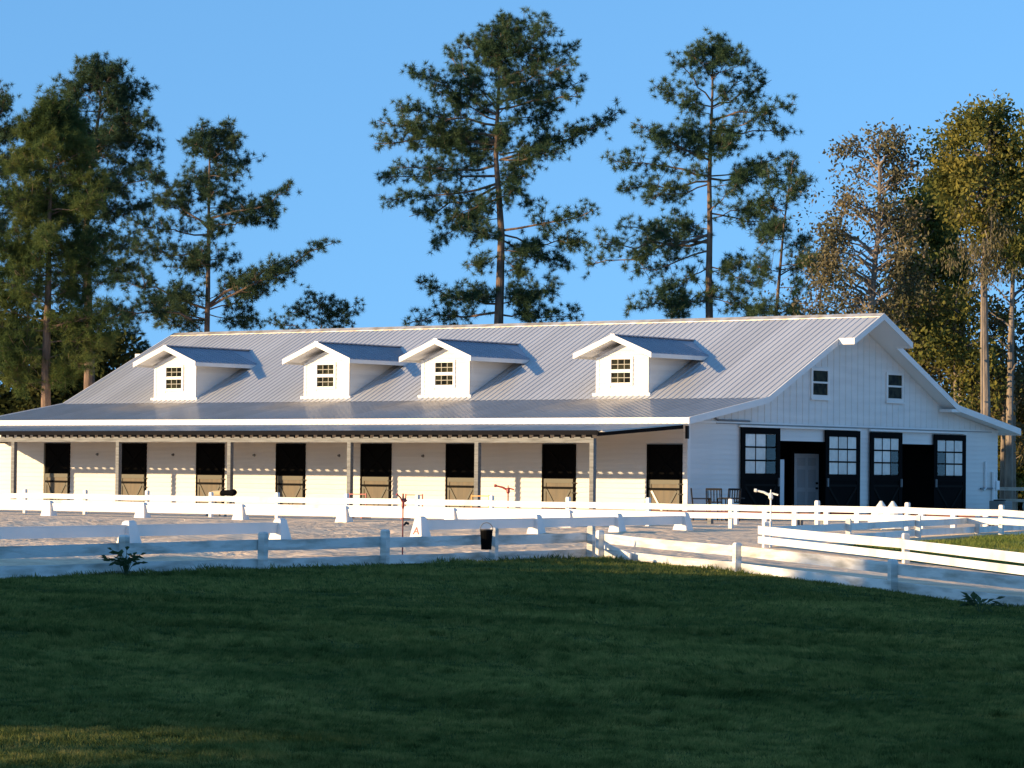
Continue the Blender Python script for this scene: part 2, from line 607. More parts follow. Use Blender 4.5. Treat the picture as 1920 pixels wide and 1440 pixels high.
def rib_panel(w, L, ribs, m, rh=.019, name='roof_panel'):
    """trapezoid-ribbed steel sheet: across x, length along y, 8 mm thick"""
    pts = []
    sp = w / ribs
    for k in range(ribs):
        c = sp * (k + .5)
        pts += [(c - .045, 0), (c - .024, rh), (c + .024, rh), (c + .045, 0)]
    poly = [(0, -.008), (w, -.008), (w, 0)] + pts[::-1] + [(0, 0)]
    mb = MB()
    mb.prism(poly, lambda x, z: (x, 0, z), lambda x, z: (x, L, z))
    return mb.mesh(name, m)


NP = 33
PW = (30.5) / NP
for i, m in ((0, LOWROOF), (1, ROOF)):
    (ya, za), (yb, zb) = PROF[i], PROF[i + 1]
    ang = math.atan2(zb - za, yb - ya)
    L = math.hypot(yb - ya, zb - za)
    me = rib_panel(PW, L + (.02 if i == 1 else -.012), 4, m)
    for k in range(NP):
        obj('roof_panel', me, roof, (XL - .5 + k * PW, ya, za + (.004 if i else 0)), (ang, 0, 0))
for i, m in ((2, ROOF), (3, LOWROOF)):
    (ya, za), (yb, zb) = PROF[i], PROF[i + 1]
    mb = MB().prism([(ya, za - .015), (yb, zb - .015), (yb, zb), (ya, za)], lambda y, z: (XL - .5, y, z), lambda y, z: (.5, y, z))
    mb.build('rear_sheet', m, roof)
s = (PROF[2][1] - PROF[1][1]) / (PROF[2][0] - PROF[1][0])
ang = math.atan(s)
me = rib_panel(.58, 1.72 / math.cos(ang), 2, ROOF)
zp = PROF[1][1] + (RY - 1.72 - 3.5) * s
for x in (.5,):
    obj('hood_panel', me, roof, (x, RY - 1.72, zp + .004), (ang, 0, 0))
    MB().prism([(RY, 6.455), (RY + 1.72, 6.455 - 1.72 * s), (RY + 1.72, 6.47 - 1.72 * s), (RY, 6.47)],
               lambda y, z: (x, y, z), lambda y, z: (x + .58, y, z)).build('hood_panel', ROOF, roof)
rc = MB()
rc.prism([(RY - .22, 6.47 - .22 * s + .035), (RY, 6.515), (RY + .22, 6.47 - .22 * s + .035), (RY + .22, 6.47 - .22 * s + .02), (RY, 6.49), (RY - .22, 6.47 - .22 * s + .02)],
         lambda y, z: (XL - .52, y, z), lambda y, z: (1.09, y, z))
rc.build('ridge_cap', RIDGE, roof)
# eave fascia and rake boards
part('fascia', MB().box(XL - .53, .53, -.68, -.632, 2.80, 3.025), WHITE)
part('fascia', MB().box(XL - .53, .53, DEP + .632, DEP + .68, 2.80, 3.025), WHITE)


def rake(xa, xb, ya, yb, side, h=.17):
    f = lambda y: np.interp(y, [p[0] for p in PROF], [p[1] for p in PROF])
    ys_ = [ya] + [p[0] for p in PROF if ya < p[0] < yb] + [yb]
    for a, b in zip(ys_[:-1], ys_[1:]):
        mb = MB().prism([(a, f(a) + .035), (b, f(b) + .035), (b, f(b) - h), (a, f(a) - h)],
                        lambda y, z: (xa, y, z), lambda y, z: (xb, y, z))
        part('rake_board', mb, WHITE)


rake(XL - .535, XL - .503, -.63, DEP + .63, -1)
part('hood_end', MB().box(XL - .80, XL - .54, RY - 1.76, RY - 1.722, zp - .17, zp + .03), WHITE)
for xo, sg in ((.5, 1),):
    x0, x1 = sorted((xo + sg * .003, xo + sg * .035))
    rake(x0, x1, -.63, RY - 1.72, sg)
    rake(x0, x1, RY + 1.72, DEP + .63, sg)
    xo2 = xo + sg * .58
    x0, x1 = sorted((xo2 + sg * .003, xo2 + sg * .035))
    rake(x0, x1, RY - 1.72, RY + 1.72, sg)
    # level end caps of the hood
    a, b = sorted((xo + sg * .04, xo + sg * .61))
    part('hood_end', MB().box(a, b, RY - 1.76, RY - 1.722, zp - .17, zp + .03), WHITE)
    part('hood_end', MB().box(a, b, RY + 1.722, RY + 1.76, zp - .17, zp + .03), WHITE)
# small level return on the right-hand rake where the pitch changes
part('eave_return', MB().box(.05, .52, DEP - 3.95, DEP - 3.40, 3.50, 3.60), WHITE)

# dormers
SL = s                        # main upper slope


def zroof(y):
    return 3.70 + (y - 3.5) * SL


DY, DYO = 3.80, 3.25
for nd, dx in enumerate((-24.68, -17.56, -12.36, -5.17)):
    zb = zroof(DY) - .05
    ze, za = 5.02, 5.45       # wall eave height, wall apex
    hw = 1.0
    dm = MB()
    face = [(-hw, zb), (hw, zb), (hw, ze), (0, za), (-hw, ze)]
    dm.prism(face, lambda x, z: (dx + x, DY, z), lambda x, z: (dx + x, DY + .10, z))
    yb_ = 3.5 + (ze + .10 - 3.70) / SL
    for sx in (-1, 1):
        x0, x1 = sorted((dx + sx * hw, dx + sx * (hw - .1)))
        dm.prism([(DY + .10, zb), (DY + .10, ze + .05), (yb_, ze + .05), (DY + .10, zroof(DY + .1) - .05)],
                 lambda y, z: (x0, y, z), lambda y, z: (x1, y, z))
    d = part('dormer', dm, SIDING)
    # boards of the face (around the window) and of both cheeks
    wx0, wx1, wz0, wz1 = dx - .47, dx + .38, 4.15, 5.02
    z = zb + .12
    while z < za - .06:
        top = z + .148
        whole = clip(clip([(dx - hw, z), (dx + hw, z), (dx + hw, top), (dx - hw, top)], .43, 1, .43 * dx + za), -.43, 1, -.43 * dx + za)
        polys = [whole]
        if top > wz0 and z < wz1:
            polys = [clip(whole, 1, 0, wx0), clip(whole, -1, 0, -wx1)]
        for q in polys:
            if len(q) > 2 and abs(q[0][0] - q[2][0]) > .02:
                mb = MB().prism(q, lambda x, zz: (x, DY - (.020 - .015 * (zz - z) / .148), zz), lambda x, zz: (x, DY, zz))
                mb.build('clapboard', SIDING, d)
        z += .148
    z = zb + .1
    while z < ze:
        top = z + .148
        q = clip([(DY + .02, z), (9, z), (9, top), (DY + .02, top)], 1, -1 / SL, 3.5 - 3.70 / SL - .02 / SL)
        q = clip(q, 0, 1, ze + .05)
        if len(q) > 2:
            for sx in (-1, 1):
                mb = MB().prism(q, lambda yy, zz: (dx + sx * hw, yy, zz), lambda yy, zz: (dx + sx * (hw + .020 - .015 * (zz - z) / .148), yy, zz))
                mb.build('clapboard', SIDING, d)
        z += .148
    # roof: two ribbed slopes running back into the main roof
    rz, ez, rw = 5.70, 5.12, 1.50
    for sx in (-1, 1):
        yb1, yb2 = 3.5 + (rz - 3.70) / SL, 3.5 + (ez - 3.70) / SL
        th = .05
        P = [(0, DYO, rz), (sx * rw, DYO, ez), (sx * rw, yb2, ez), (0, yb1 + .1, rz)]
        top = [(dx + a, b_, c) for a, b_, c in P]
        bot = [(dx + a, b_, c - th) for a, b_, c in P]
        if sx > 0:
            mb = MB().hexa([bot[0], bot[1], bot[2], bot[3]], [top[0], top[1], top[2], top[3]])
        else:
            mb = MB().hexa([bot[3], bot[2], bot[1], bot[0]], [top[3], top[2], top[1], top[0]])
        # standing ribs down the slope
        for k in range(14):
            yk = DYO + .12 + k * .235
            # stop rib at main roof
            fx = 1.0
            xe = min(1.0, 1.0)
            y_lim = lambda fr: 3.5 + (rz + (ez - rz) * fr - 3.70) / SL
            f0 = 0.02
            f1 = .99
            while f1 > f0 and yk > y_lim(f1) - .03:
                f1 -= .02
            if f1 - f0 < .05:
                continue
            a = (dx + sx * rw * f0, yk, rz + (ez - rz) * f0 + .012)
            b_ = (dx + sx * rw * f1, yk, rz + (ez - rz) * f1 + .012)
            mb.bar(a, b_, .05, .024)
        mb.build('dormer_roof', BLUE, d)
        # white soffit under the front overhang, front fascia and side eave board
        MB().prism([(0, rz - th - .004), (sx * (rw - .04), ez - th - .004), (sx * (rw - .04), ez - th - .02), (0, rz - th - .02)][::sx],
                   lambda x, zz: (dx + x, DYO + .001, zz), lambda x, zz: (dx + x, DY + .3, zz)).build('soffit', SOFFIT, d)
        fa = MB().prism([(0, rz + .03), (rw + .02, ez + .022), (rw + .02, ez - .15), (0, rz - .15)],
                        lambda x, zz: (dx + sx * x, DYO - .04, zz), lambda x, zz: (dx + sx * x, DYO - .002, zz))
        fa.build('dormer_fascia', WHITE, d)
        x0, x1 = sorted((dx + sx * (rw - .03), dx + sx * (rw + .012)))
        MB().prism([(DYO, ez - .012), (yb2 - .05, ez - .012), (yb2 - .32, ez - .14), (DYO, ez - .14)],
                   lambda y, zz: (x0, y, zz), lambda y, zz: (x1, y, zz)).build('dormer_eave', WHITE, d)
    MB().bar((dx, DYO - .02, rz + .02), (dx, 3.5 + (rz - 3.70) / SL + .05, rz + .02), .16, .03).build('dormer_ridge', BLUE, d)
    # flashing sill at the foot
    MB().box(dx - hw - .12, dx + hw + .12, DY - .09, DY, zb - .0, zb + .10).build('base_board', WHITE, d)
    for sx in (-1, 1):
        x0, x1 = sorted((dx + sx * (hw - .09), dx + sx * (hw + .022)))
        MB().box(x0, x1, DY - .028, DY + .0, zb + .1, ze + .01).build('corner_board', WHITE, d)
    # window: frame, two sashes of small panes
    wf = MB()
    a0, a1, c0, c1 = dx - .42, dx + .33, 4.22, 4.96
    for q in ((a0 - .09, a0, c0 - .09, c1 + .09), (a1, a1 + .09, c0 - .09, c1 + .09), (a0, a1, c1, c1 + .09), (a0, a1, c0 - .09, c0), (a0, a1, 4.54, 4.64)):
        wf.box(q[0], q[1], DY - .045, DY, q[2], q[3])
    wf.build('window_frame', WHITE, d)
    for (z0, z1) in ((c0, 4.54), (4.64, c1)):
        for k in range(3):
            for j in range(2):
                w_, h_ = (a1 - a0) / 3, (z1 - z0) / 2
                MB().box(a0 + k * w_ + .012, a0 + (k + 1) * w_ - .012, DY - .016, DY - .002, z0 + j * h_ + .01, z0 + (j + 1) * h_ - .01).build('pane', PANEW, d)
        mu = MB()
        for k in (1, 2):
            mu.box(a0 + k * (a1 - a0) / 3 - .012, a0 + k * (a1 - a0) / 3 + .012, DY - .026, DY - .001, z0, z1)
        mu.box(a0, a1, DY - .030, DY - .0015, (z0 + z1) / 2 - .011, (z0 + z1) / 2 + .011)
        mu.build('muntin', MUNT, d)

# front porch: low ribbed roof, beam with added light-gap blocks, posts
PYD = -4.85
pr = MB()
pr.prism([(-.70, 2.805), (PYD + .02, 2.525), (PYD + .02, 2.49), (-.70, 2.77)], lambda y, z: (XL - .5, y, z), lambda y, z: (.28, y, z))
porch = part('porch_roof', pr, RIM)
ang = math.atan2(2.82 - 2.53, -.70 - PYD)
L = math.hypot(-.70 - PYD, .29)
me = rib_panel(.9, L, 4, LOWROOF, .025, 'porch_panel')
for k in range(34):
    obj('porch_panel', me, porch, (XL - .35 + k * .9 - .2, PYD, 2.537), (ang, 0, 0))
MB().box(XL - .5, .30, PYD - .03, PYD, 2.445, 2.578).build('front_rim', RIM, porch)
MB().prism([(PYD - .03, 2.41), (-.69, 2.69), (-.69, 2.825), (PYD - .03, 2.56)], lambda y, z: (.285, y, z), lambda y, z: (.33, y, z)).build('end_rim', RIM, porch)
part('porch_beam', MB().box(XL - .2, .10, -4.77, -4.63, 2.225, 2.355), TIMBER)
me = MB().box(0, .20, -.045, .0, 0, .125).mesh('light_gap_block', RIM)  # added blocks whose gaps drop a row of light dots on the wall
me2 = MB().prism([(0, 0), (.25, 0), (.22, .03), (.03, .03)], lambda x, z: (x, -.07, z), lambda x, z: (x, -.0455, z)).mesh('scallop', TIMBER)
x = XL - .1
while x < 0:
    obj('light_gap_block', me, barn, (x, -4.70, 2.3555))
    obj('scallop', me2, barn, (x - .03, -4.70, 2.3555))
    x += .377
part('side_beam', MB().box(XL + .25, XL + .39, -4.62, -.01, 2.225, 2.385), TIMBER)
for x in (-29.55, -28.6, -23.73, -18.88, -14.0, -9.07, -4.15, .03):
    p = MB().box(x - .07, x + .07, -4.77, -4.63, .0, 2.2245)
    part('porch_post', p, TIMBER)

# stall doors: black upper leaf with an X, brown lower leaf with a V
for n, (a, b) in enumerate(STALL):
    dr = part('stall_door', MB().box(a, b, -.012, 0, .02, DH), BLACK)
    MB().box(a, a + .07, -.062, -.0125, .02, DH).build('jamb', OLIVE if n == 0 else BLACK2, dr)
    MB().box(b - .07, b, -.062, -.0125, .02, DH).build('jamb', BLACK2, dr)
    MB().box(a + .07, b - .07, -.062, -.0125, DH - .07, DH).build('head', BLACK2, dr)
    x0, x1 = a + .075, b - .075
    zl = 1.19
    # upper leaf
    ul = MB().box(x0, x1, -.032, -.0126, zl + .03, DH - .075).build('upper_leaf', BLACK, dr)
    for q in ((x0, zl + .05, x1, DH - .1), (x0, DH - .1, x1, zl + .05)):
        MB().bar((q[0] + .05, -.040, q[1]), (q[2] - .05, -.040, q[3]), .085, .018, (0, -1, 0)).build('brace', BLACK2, dr)
    # lower leaf
    MB().box(x0, x1, -.034, -.0127, .05, zl).build('lower_leaf', BROWN, dr)
    MB().box(x0, x1, -.056, -.0345, zl - .13, zl - .001).build('rail', OLIVE, dr)
    MB().box(x0, x1, -.056, -.0345, .88, .95).build('rail', BRACE, dr)
    MB().box(x0, x1, -.056, -.0345, .052, .15).build('rail', OLIVE, dr)
    MB().box(x0, x0 + .08, -.054, -.0346, .151, zl - .131).build('stile', OLIVE, dr)
    MB().box(x1 - .08, x1, -.054, -.0346, .151, zl - .131).build('stile', OLIVE, dr)
    xm = (x0 + x1) / 2
    pale = CREAMP if n == 7 else OLIVE
    for xe in (x0 + .1, x1 - .1):
        MB().bar((xe, -.050, .86), (xm, -.050, .16), .06, .018, (0, -1, 0)).build('brace', pale if xe < xm else OLIVE, dr)
    for zz in (.75, 1.05):
        MB().box(b - .10, b + .04, -.075, -.0625, zz, zz + .035).build('hinge', IRON, dr)

# sliding doors on the gable (glazed above, braced below), with tracks
SD = [(2.68, 4.79), (7.37, 9.40), (10.03, 11.97), (13.98, 16.05)]
for n, (a, b) in enumerate(SD):
    xo, xi = .115, .075
    zt = 2.80 - n * .012
    dr = MB()
    dr.box(xi, xo, a, a + .21, .04, zt).box(xi, xo, b - .21, b, .04, zt)
    dr.box(xi, xo, a + .21, b - .21, zt - .19, zt).box(xi, xo, a + .21, b - .21, 1.20, 1.40)
    dr.box(xi, xo, a + .21, b - .21, .04, .22)
    d = part('sliding_door', dr, BLACK2)
    y0, y1, z0, z1 = a + .21, b - .21, 1.40, zt - .19
    MB().box(xi + .006, xi + .024, y0, y1, .22, 1.20).build('lower_panel', BLACK, d)
    ym = (y0 + y1) / 2
    MB().box(xi + .026, xo - .002, y0, y1, 1.02, 1.09).build('rail', BRACE, d)
    for ye in (y0, y1):
        MB().bar((xi + .032, ye, 1.0), (xi + .032, ym, .24), .08, .014, (1, 0, 0)).build('brace', BRACE, d)
    for k in range(3):
        for j in range(3):
            w_, h_ = (y1 - y0) / 3, (z1 - z0) / 3
            MB().box(xi + .015, xi + .021, y0 + k * w_ + .014, y0 + (k + 1) * w_ - .014, z0 + j * h_ + .014, z0 + (j + 1) * h_ - .014).build('pane', GLASS if ((n == 0 and k == 2) or (n == 2 and k == 2 and j < 2) or (n == 3 and k == 0 and j < 2)) else PALEP, d)
    for k in (1, 2):
        yy, zz = y0 + k * (y1 - y0) / 3, z0 + k * (z1 - z0) / 3
        MB().box(xi + .004, xo - .006, yy - .014, yy + .014, z0, z1).build('muntin', WHITE if n > 9 else BRACE, d)
        MB().box(xi + .005, xo - .004, y0, y1, zz - .024, zz + .024).build('muntin', BLACK2, d)
    MB().box(xo, xo + .05, (b - .12) if n % 2 == 0 else (a + .07), (b - .07) if n % 2 == 0 else (a + .12), 1.02, 1.28).build('pull_handle', PIPEG, d)
part('door_track', MB().box(.055, .125, 2.6, 9.45, 2.803, 2.86), WHITE)
part('door_track', MB().box(.055, .125, 10.0, 16.1, 2.803, 2.86), WHITE)
# two gable windows
for yc in (7.16, 11.62):
    a0, a1, c0, c1 = yc - .46, yc + .46, 3.87, 4.66
    wf = MB()
    for q in ((a0 - .07, a0 + .03, c0 - .10, c1 + .06), (a1 - .03, a1 + .07, c0 - .10, c1 + .06), (a0 + .03, a1 - .03, c1 - .02, c1 + .06), (a0 + .03, a1 - .03, c0 - .10, c0 + .01), (a0 + .03, a1 - .03, 4.245, 4.30)):
        wf.box(0, .045, q[0], q[1], q[2], q[3])
    wf.box(.045, .075, a0 - .10, a1 + .10, c0 - .15, c0 - .10)
    w = part('window', wf, WHITE)
    MB().box(.002, .014, a0 + .035, a1 - .035, c0 + .015, 4.24).build('pane', PANEW, w)
    MB().box(.002, .020, a0 + .035, a1 - .035, 4.305, c1 - .025).build('pane', PANEW, w)
# white panelled house door standing ajar inside the first opening
A, B = Vector((-1.2, 7.59, 0)), Vector((-.85, 8.474, 0))
ax = (B - A).normalized()
nx = Vector((ax.y, -ax.x, 0))
ed = MB()
P = lambda u, v, z: A + ax * u + nx * v + Vector((0, 0, z))


def dbox(mb, u0, u1, v0, v1, z0, z1):
    return mb.hexa([P(u0, v0, z0), P(u0, v1, z0), P(u1, v1, z0), P(u1, v0, z0)][::-1], [P(u0, v0, z1), P(u0, v1, z1), P(u1, v1, z1), P(u1, v0, z1)][::-1])


dbox(ed, 0, .95, -.04, 0, .03, 2.05)
d = part('entry_door', ed, DOORW, label='pale six-panel house door inside the dark opening')
for u in (.12, .53):
    for z0, z1 in ((.25, .85), (.98, 1.55), (1.67, 1.92)):
        dbox(MB(), u, u + .30, 0, .012, z0, z1).build('door_panel', DOORP, d)
for z in (.96, 1.12):
    MB().tube([P(.86, .0, z), P(.86, .06, z)], [.035, .035], 10).build('knob', IRON, d)
dbox(MB(), -.12, -.005, -.1, .02, .03, 2.14).build('door_casing', BLACK2, d)

# pipes and box at the right end of the gable
part('downpipe', MB().tube([(.06, 17.45, 1.9), (.06, 17.45, 1.0), (.06, 17.30, .93)], [.05] * 3, 8), PVC)
part('downpipe', MB().tube([(.07, 17.95, 1.55), (.07, 17.95, .05)], [.06] * 2, 8), PVC)
part('conduit', MB().tube([(.07, 17.1, .98), (.07, 18.2, 1.0)], [.03] * 2, 8), PIPEG)
part('meter_box', MB().box(0, .14, 18.05, 18.27, .95, 1.25).box(.14, .15, 18.07, 18.25, .97, 1.23), PVC)
part('conduit', MB().tube([(.05, 1.35, 3.06), (.05, 1.5, 2.99), (.05, 3.2, 2.985)], [.03] * 3, 8), PIPEG)
part('downspout', MB().box(.335, .42, -.60, -.52, 2.4, 2.78), IRON)
for x in (-24.6, -21.0, -17.3, -13.6, -10.1):
    part('wall_light', MB().tube([(x, -.027, 1.86), (x, -.10, 1.86)], [.05, .035], 8), PIPEG)

# ------------------------------------------------------------------ fences
def rail_fence(name, label, pts, rails, ph=.48, side=1, mp=FENCE, mr=FENCE, over=.12, pw=.05, group=None):
    """posts at pts; rails = [(z0, z1)]; side = +1 puts rails on the right of the walking direction"""
    root = empty(name, (pts[0][0], pts[0][1], hz(*pts[0])))
    tag(root, label, 'fence', group)
    O = root.location.copy()
    for i, (x, y) in enumerate(pts):
        a, b = pts[max(i - 1, 0)], pts[min(i + 1, len(pts) - 1)]
        d = Vector((b[0] - a[0], b[1] - a[1], 0)).normalized()
        n = Vector((d.y, -d.x, 0))
        z = hz(x, y)
        j = random.uniform(-.015, .015)
        lean = Vector((random.uniform(-.012, .012), random.uniform(-.012, .012), 0))
        c = Vector((x, y, 0)) - O
        q = lambda w, zz, l=0: [c + l * lean + d * sx * w + n * sy * w + Vector((0, 0, zz)) for sx, sy in ((-1, 1), (1, 1), (1, -1), (-1, -1))]
        mb = MB().hexa(q(pw, z - .25), q(pw, z + ph + j - .012, 1))
        mb.hexa(q(pw + .0, z + ph + j - .0119, 1), q(pw * .72, z + ph + j + .01, 1))
        mb.build('post', mp, root)
    for i in range(len(pts) - 1):
        a, b = Vector((*pts[i], 0)), Vector((*pts[i + 1], 0))
        d = (b - a).normalized()
        n = Vector((d.y, -d.x, 0)) * side
        if i == 0:
            a = a - d * over
        if i == len(pts) - 2:
            b = b + d * over
        za, zb = hz(a.x, a.y), hz(b.x, b.y)
        for (r0, r1) in rails:
            ja, jb = random.uniform(-.012, .012), random.uniform(-.012, .012)
            off0, off1 = n * (pw + .002), n * (pw + .036)
            g = .004 if i else 0
            A0, B0 = a - O + d * g, b - O
            # bowed board in three pieces joined end to end
            N = 4
            sag = random.uniform(-.012, .004)
            prof = []
            for k in range(N + 1):
                t_ = k / N
                pz = za + (zb - za) * t_ + ja + (jb - ja) * t_ + sag * 4 * t_ * (1 - t_)
                prof.append((A0 + (B0 - A0) * t_, pz))
            vs, fs = [], []
            for p, pz in prof:
                vs += [p + off0 + Vector((0, 0, pz + r0)), p + off1 + Vector((0, 0, pz + r0)), p + off1 + Vector((0, 0, pz + r1)), p + off0 + Vector((0, 0, pz + r1))]
            for k in range(N):
                for e_ in range(4):
                    fs.append((k * 4 + e_, k * 4 + (e_ + 1) % 4, (k + 1) * 4 + (e_ + 1) % 4, (k + 1) * 4 + e_))
            fs.append((3, 2, 1, 0))
            fs.append(tuple(N * 4 + e_ for e_ in range(4)))
            MB().add(vs, fs).build('rail', mr, root)
    return root


lf = [(1.27 - 1.524 * k, 50.26 - 2.64 * k) for k in range(6, -1, -1)]
rail_fence('rail_fence', 'white two-board fence in shade along the left edge of the lawn', lf, [(-.02, .155), (.255, .40)], .49, -1, FENCED, FENCED)
rf = [(1.40, 50.02), (3.30, 46.4), (5.05, 42.0), (6.9, 37.4), (8.9, 32.4)]
rail_fence('rail_fence', 'white two-board fence with dirty lower board running right along the lawn', rf, [(-.06, .155), (.24, .39)], .44, -1, FENCED, FENCED)
sf = [(4.73, 59.0), (6.62, 53.2), (8.05, 48.2), (9.4, 43.4)]
rail_fence('rail_fence', 'bright sunlit white fence behind the right lawn fence', sf, [(.07, .20), (.25, .405)], .49, 1, FENCE, FENCE, .16)
tf = [(4.73 + .354 * 6.05 * k, 59.0 + .935 * 6.05 * k) for k in range(0, 6)]
tf[0] = (4.80, 59.2)
rail_fence('rail_fence', 'white fence with shaded face running back to the right from the pen corner', tf, [(.03, .17), (.25, .39)], .48, -1)
wl = lambda x, y: (BC + BX * x + BY * y)
ff = []
for k in range(-3, 16):
    p = wl(-16.45 + 2.55 * k, -11)
    ff.append((p.x, p.y))
rail_fence('rail_fence', 'long sunlit white fence parallel to the barn front', ff, [(.26, .405), (.455, .605)], .72, 1, FENCE, FENCE)
pf = [(16.9 + 2.4 * k, 112.2 + .2 * k) for k in range(4)]
PADD = mat('pale_rail_wood', (.42, .38, .31), .8, var=.3)
rail_fence('paddock_fence', 'weathered pale rail fence beyond the barn at far right', pf, [(.50, .60), (.90, 1.02)], 1.15, 1, PADD, PADD)
# diagonal brace board lying at the fence corner
a, b = at(1130, 1022, 50.6), at(1182, 1043, 49.0)
o = MB().bar((0, 0, 0), b - a, .03, .09).build('loose_board', FENCE, None, a)
tag(o, 'short white board leaning from the corner post into the grass', 'board')

# ------------------------------------------------------------------ dressage arena boards and cones
def cone_mesh():
    mb = MB()
    for x0, x1 in ((-.20, .20),):
        b = [(-.20, -.14, 0), (.20, -.14, 0), (.20, .14, 0), (-.20, .14, 0)]
        t_ = [(-.11, -.07, .40), (.11, -.07, .40), (.11, .07, .40), (-.11, .07, .40)]
        mb.hexa(b, t_)
        mb.hexa([(x * .96, y * .94, .4005) for x, y, z in t_], [(x * .7, y * .6, .425) for x, y, z in t_])
    return mb.mesh('arena_cone', WHITE)


CM = cone_mesh()


def boards(pts, words, gaps=(), flip=False):
    """a run of low arena boards held by cones at pts"""
    for i, p in enumerate(pts):
        a = pts[min(i + 1, len(pts) - 1)] if i == 0 else pts[i - 1]
        ang_ = math.atan2(p[1] - a[1], p[0] - a[0])
        c = obj('arena_cone', CM, None, (p[0], p[1], hz(*p) + .003), (0, 0, ang_))
        tag(c, words[0][i], 'arena cone', 'white cones holding the arena boards')
    n = 0
    for i in range(len(pts) - 1):
        if i in gaps:
            continue
        p, q = Vector((*pts[i], 0)), Vector((*pts[i + 1], 0))
        d = (q - p).normalized()
        L_ = (q - p).length - .27
        mb = MB().box(.0, L_, -.02, .02, .15, .335).box(.0, L_, -.026, .026, .336, .352)
        o_ = mb.build('arena_board', WHITE, None, (p.x + d.x * .135, p.y + d.y * .135, hz(p.x, p.y)))
        o_.rotation_euler = (0, 0, math.atan2(d.y, d.x))
        tag(o_, words[1][n], 'arena board', 'white arena boards')
        n += 1


ORD = ['first', 'second', 'third', 'fourth', 'fifth', 'sixth', 'seventh', 'eighth', 'ninth']
fp = []
for k, u in enumerate([16.0, 12.27, 8.55, 4.85, 1.15, -2.50, -6.2]):
    p = wl(-u, -14)
    fp.append((p.x, p.y))
fp.append((4.15, 76.6))
boards(fp, [[('sunlit white cone at the left picture edge, far arena row' if k == 0 else 'sunlit white cone, %s from left in the far arena row' % ORD[k - 1]) for k in range(7)] + ['white cone at the far right corner of the arena'],
            ['sunlit low white board, %s from left in the far arena row' % ORD[k] for k in range(7)]])
K = Vector((4.32, 76.3, 0))
DD = Vector((-.47, -.883, 0)).normalized()
ts = [.35, 4.0, 8.0, 13.1, 18.45, 23.4, 27.6]
npn = [(K.x + DD.x * t_, K.y + DD.y * t_) for t_ in ts]
boards(npn, [['white cone with one sunlit corner at right end of shaded arena boards', 'white cone behind the fence corner post, shaded arena row', 'white cone just right of the black bucket, shaded arena row',
              'white cone with red letter left of the black bucket', 'white cone ending the left shaded board run', 'white cone in the middle of the left shaded board run', 'white cone near left picture edge in the shaded board run'],
             ['shaded white arena board at the right end of near row', 'shaded white arena board behind the fence corner', 'shaded white arena board behind the black bucket',
              'shaded white arena board right of the left picture quarter', 'shaded white arena board nearest the left picture edge']], gaps=(3,))
cu = bpy.data.curves.new('letter', 'FONT')
cu.body = 'A'
cu.size = .22
cu.extrude = .004
cu.align_x = 'CENTER'
cu.materials.append(RED)
tmp = bpy.data.objects.new('letter', cu)
lme = bpy.data.meshes.new_from_object(tmp)
bpy.data.objects.remove(tmp)
lo = obj('letter', lme)
cone_a = [o_ for o_ in bpy.data.objects if o_.get('label', '').startswith('white cone with red letter')][0]
lo.parent = cone_a
# on the end face that looks to the left of the picture
tl = math.atan2(.09, .40)
lo.matrix_parent_inverse = Matrix.Identity(4)
lo.matrix_local = Matrix.Translation((.205 - .0115, 0, .06)) @ Matrix.Rotation(math.pi / 2, 4, 'Z') @ Matrix.Rotation(math.pi / 2 - tl, 4, 'X')
lo.location = (.190, 0, .06)

# ------------------------------------------------------------------ small things
def chair(name, label, loc, rz, m=IRON):
    r = empty(name, loc, rz)
    tag(r, label, 'chair', 'dark patio chairs by the gable')
    MB().box(-.24, .24, -.24, .24, .40, .43).build('seat', m, r)
    for sx in (-1, 1):
        MB().tube([(sx * .23, -.23, 0), (sx * .23, -.23, .64)], [.018] * 2, 6).build('leg', m, r)
        MB().tube([(sx * .23, .23, 0), (sx * .23, .24, .43), (sx * .23, .30, .95)], [.018] * 3, 6).build('leg', m, r)
        MB().bar((sx * .24, -.25, .655), (sx * .24, .27, .655), .05, .03).build('armrest', m, r)
    MB().bar((-.23, .30, .93), (.23, .30, .93), .03, .06).build('top_rail', m, r)
    MB().bar((-.23, .26, .55), (.23, .26, .55), .03, .04).build('lower_rail', m, r)
    for k in range(5):
        MB().bar((-.18 + .09 * k, .262, .56), (-.18 + .09 * k, .297, .91), .03, .015, (0, 1, 0)).build('back_slat', m, r)
    return r


rzb = math.atan2(BX.y, BX.x)
for (lx, ly, rz, lb) in ((.75, -.35, 2.2, 'dark metal patio chair nearest the porch corner'), (.8, .35, 3.5, 'middle dark metal patio chair against the white gable'), (.8, 1.0, 4.4, 'dark metal patio chair nearest the sliding door')):
    p = wl(lx, ly)
    chair('patio_chair', lb, (p.x, p.y, 0), rzb + rz)
p = wl(1.5, .2)
r = empty('patio_table', (p.x, p.y, 0), rzb)
tag(r, 'small dark round table between the patio chairs', 'table')
MB().tube([(0, 0, .66), (0, 0, .69)], [.35, .35], 16).build('table_top', IRON, r)
MB().tube([(0, 0, .03), (0, 0, .66)], [.03, .03], 8).build('pedestal', IRON, r)
MB().tube([(0, 0, 0), (0, 0, .03)], [.22, .2], 12).build('foot', IRON, r)


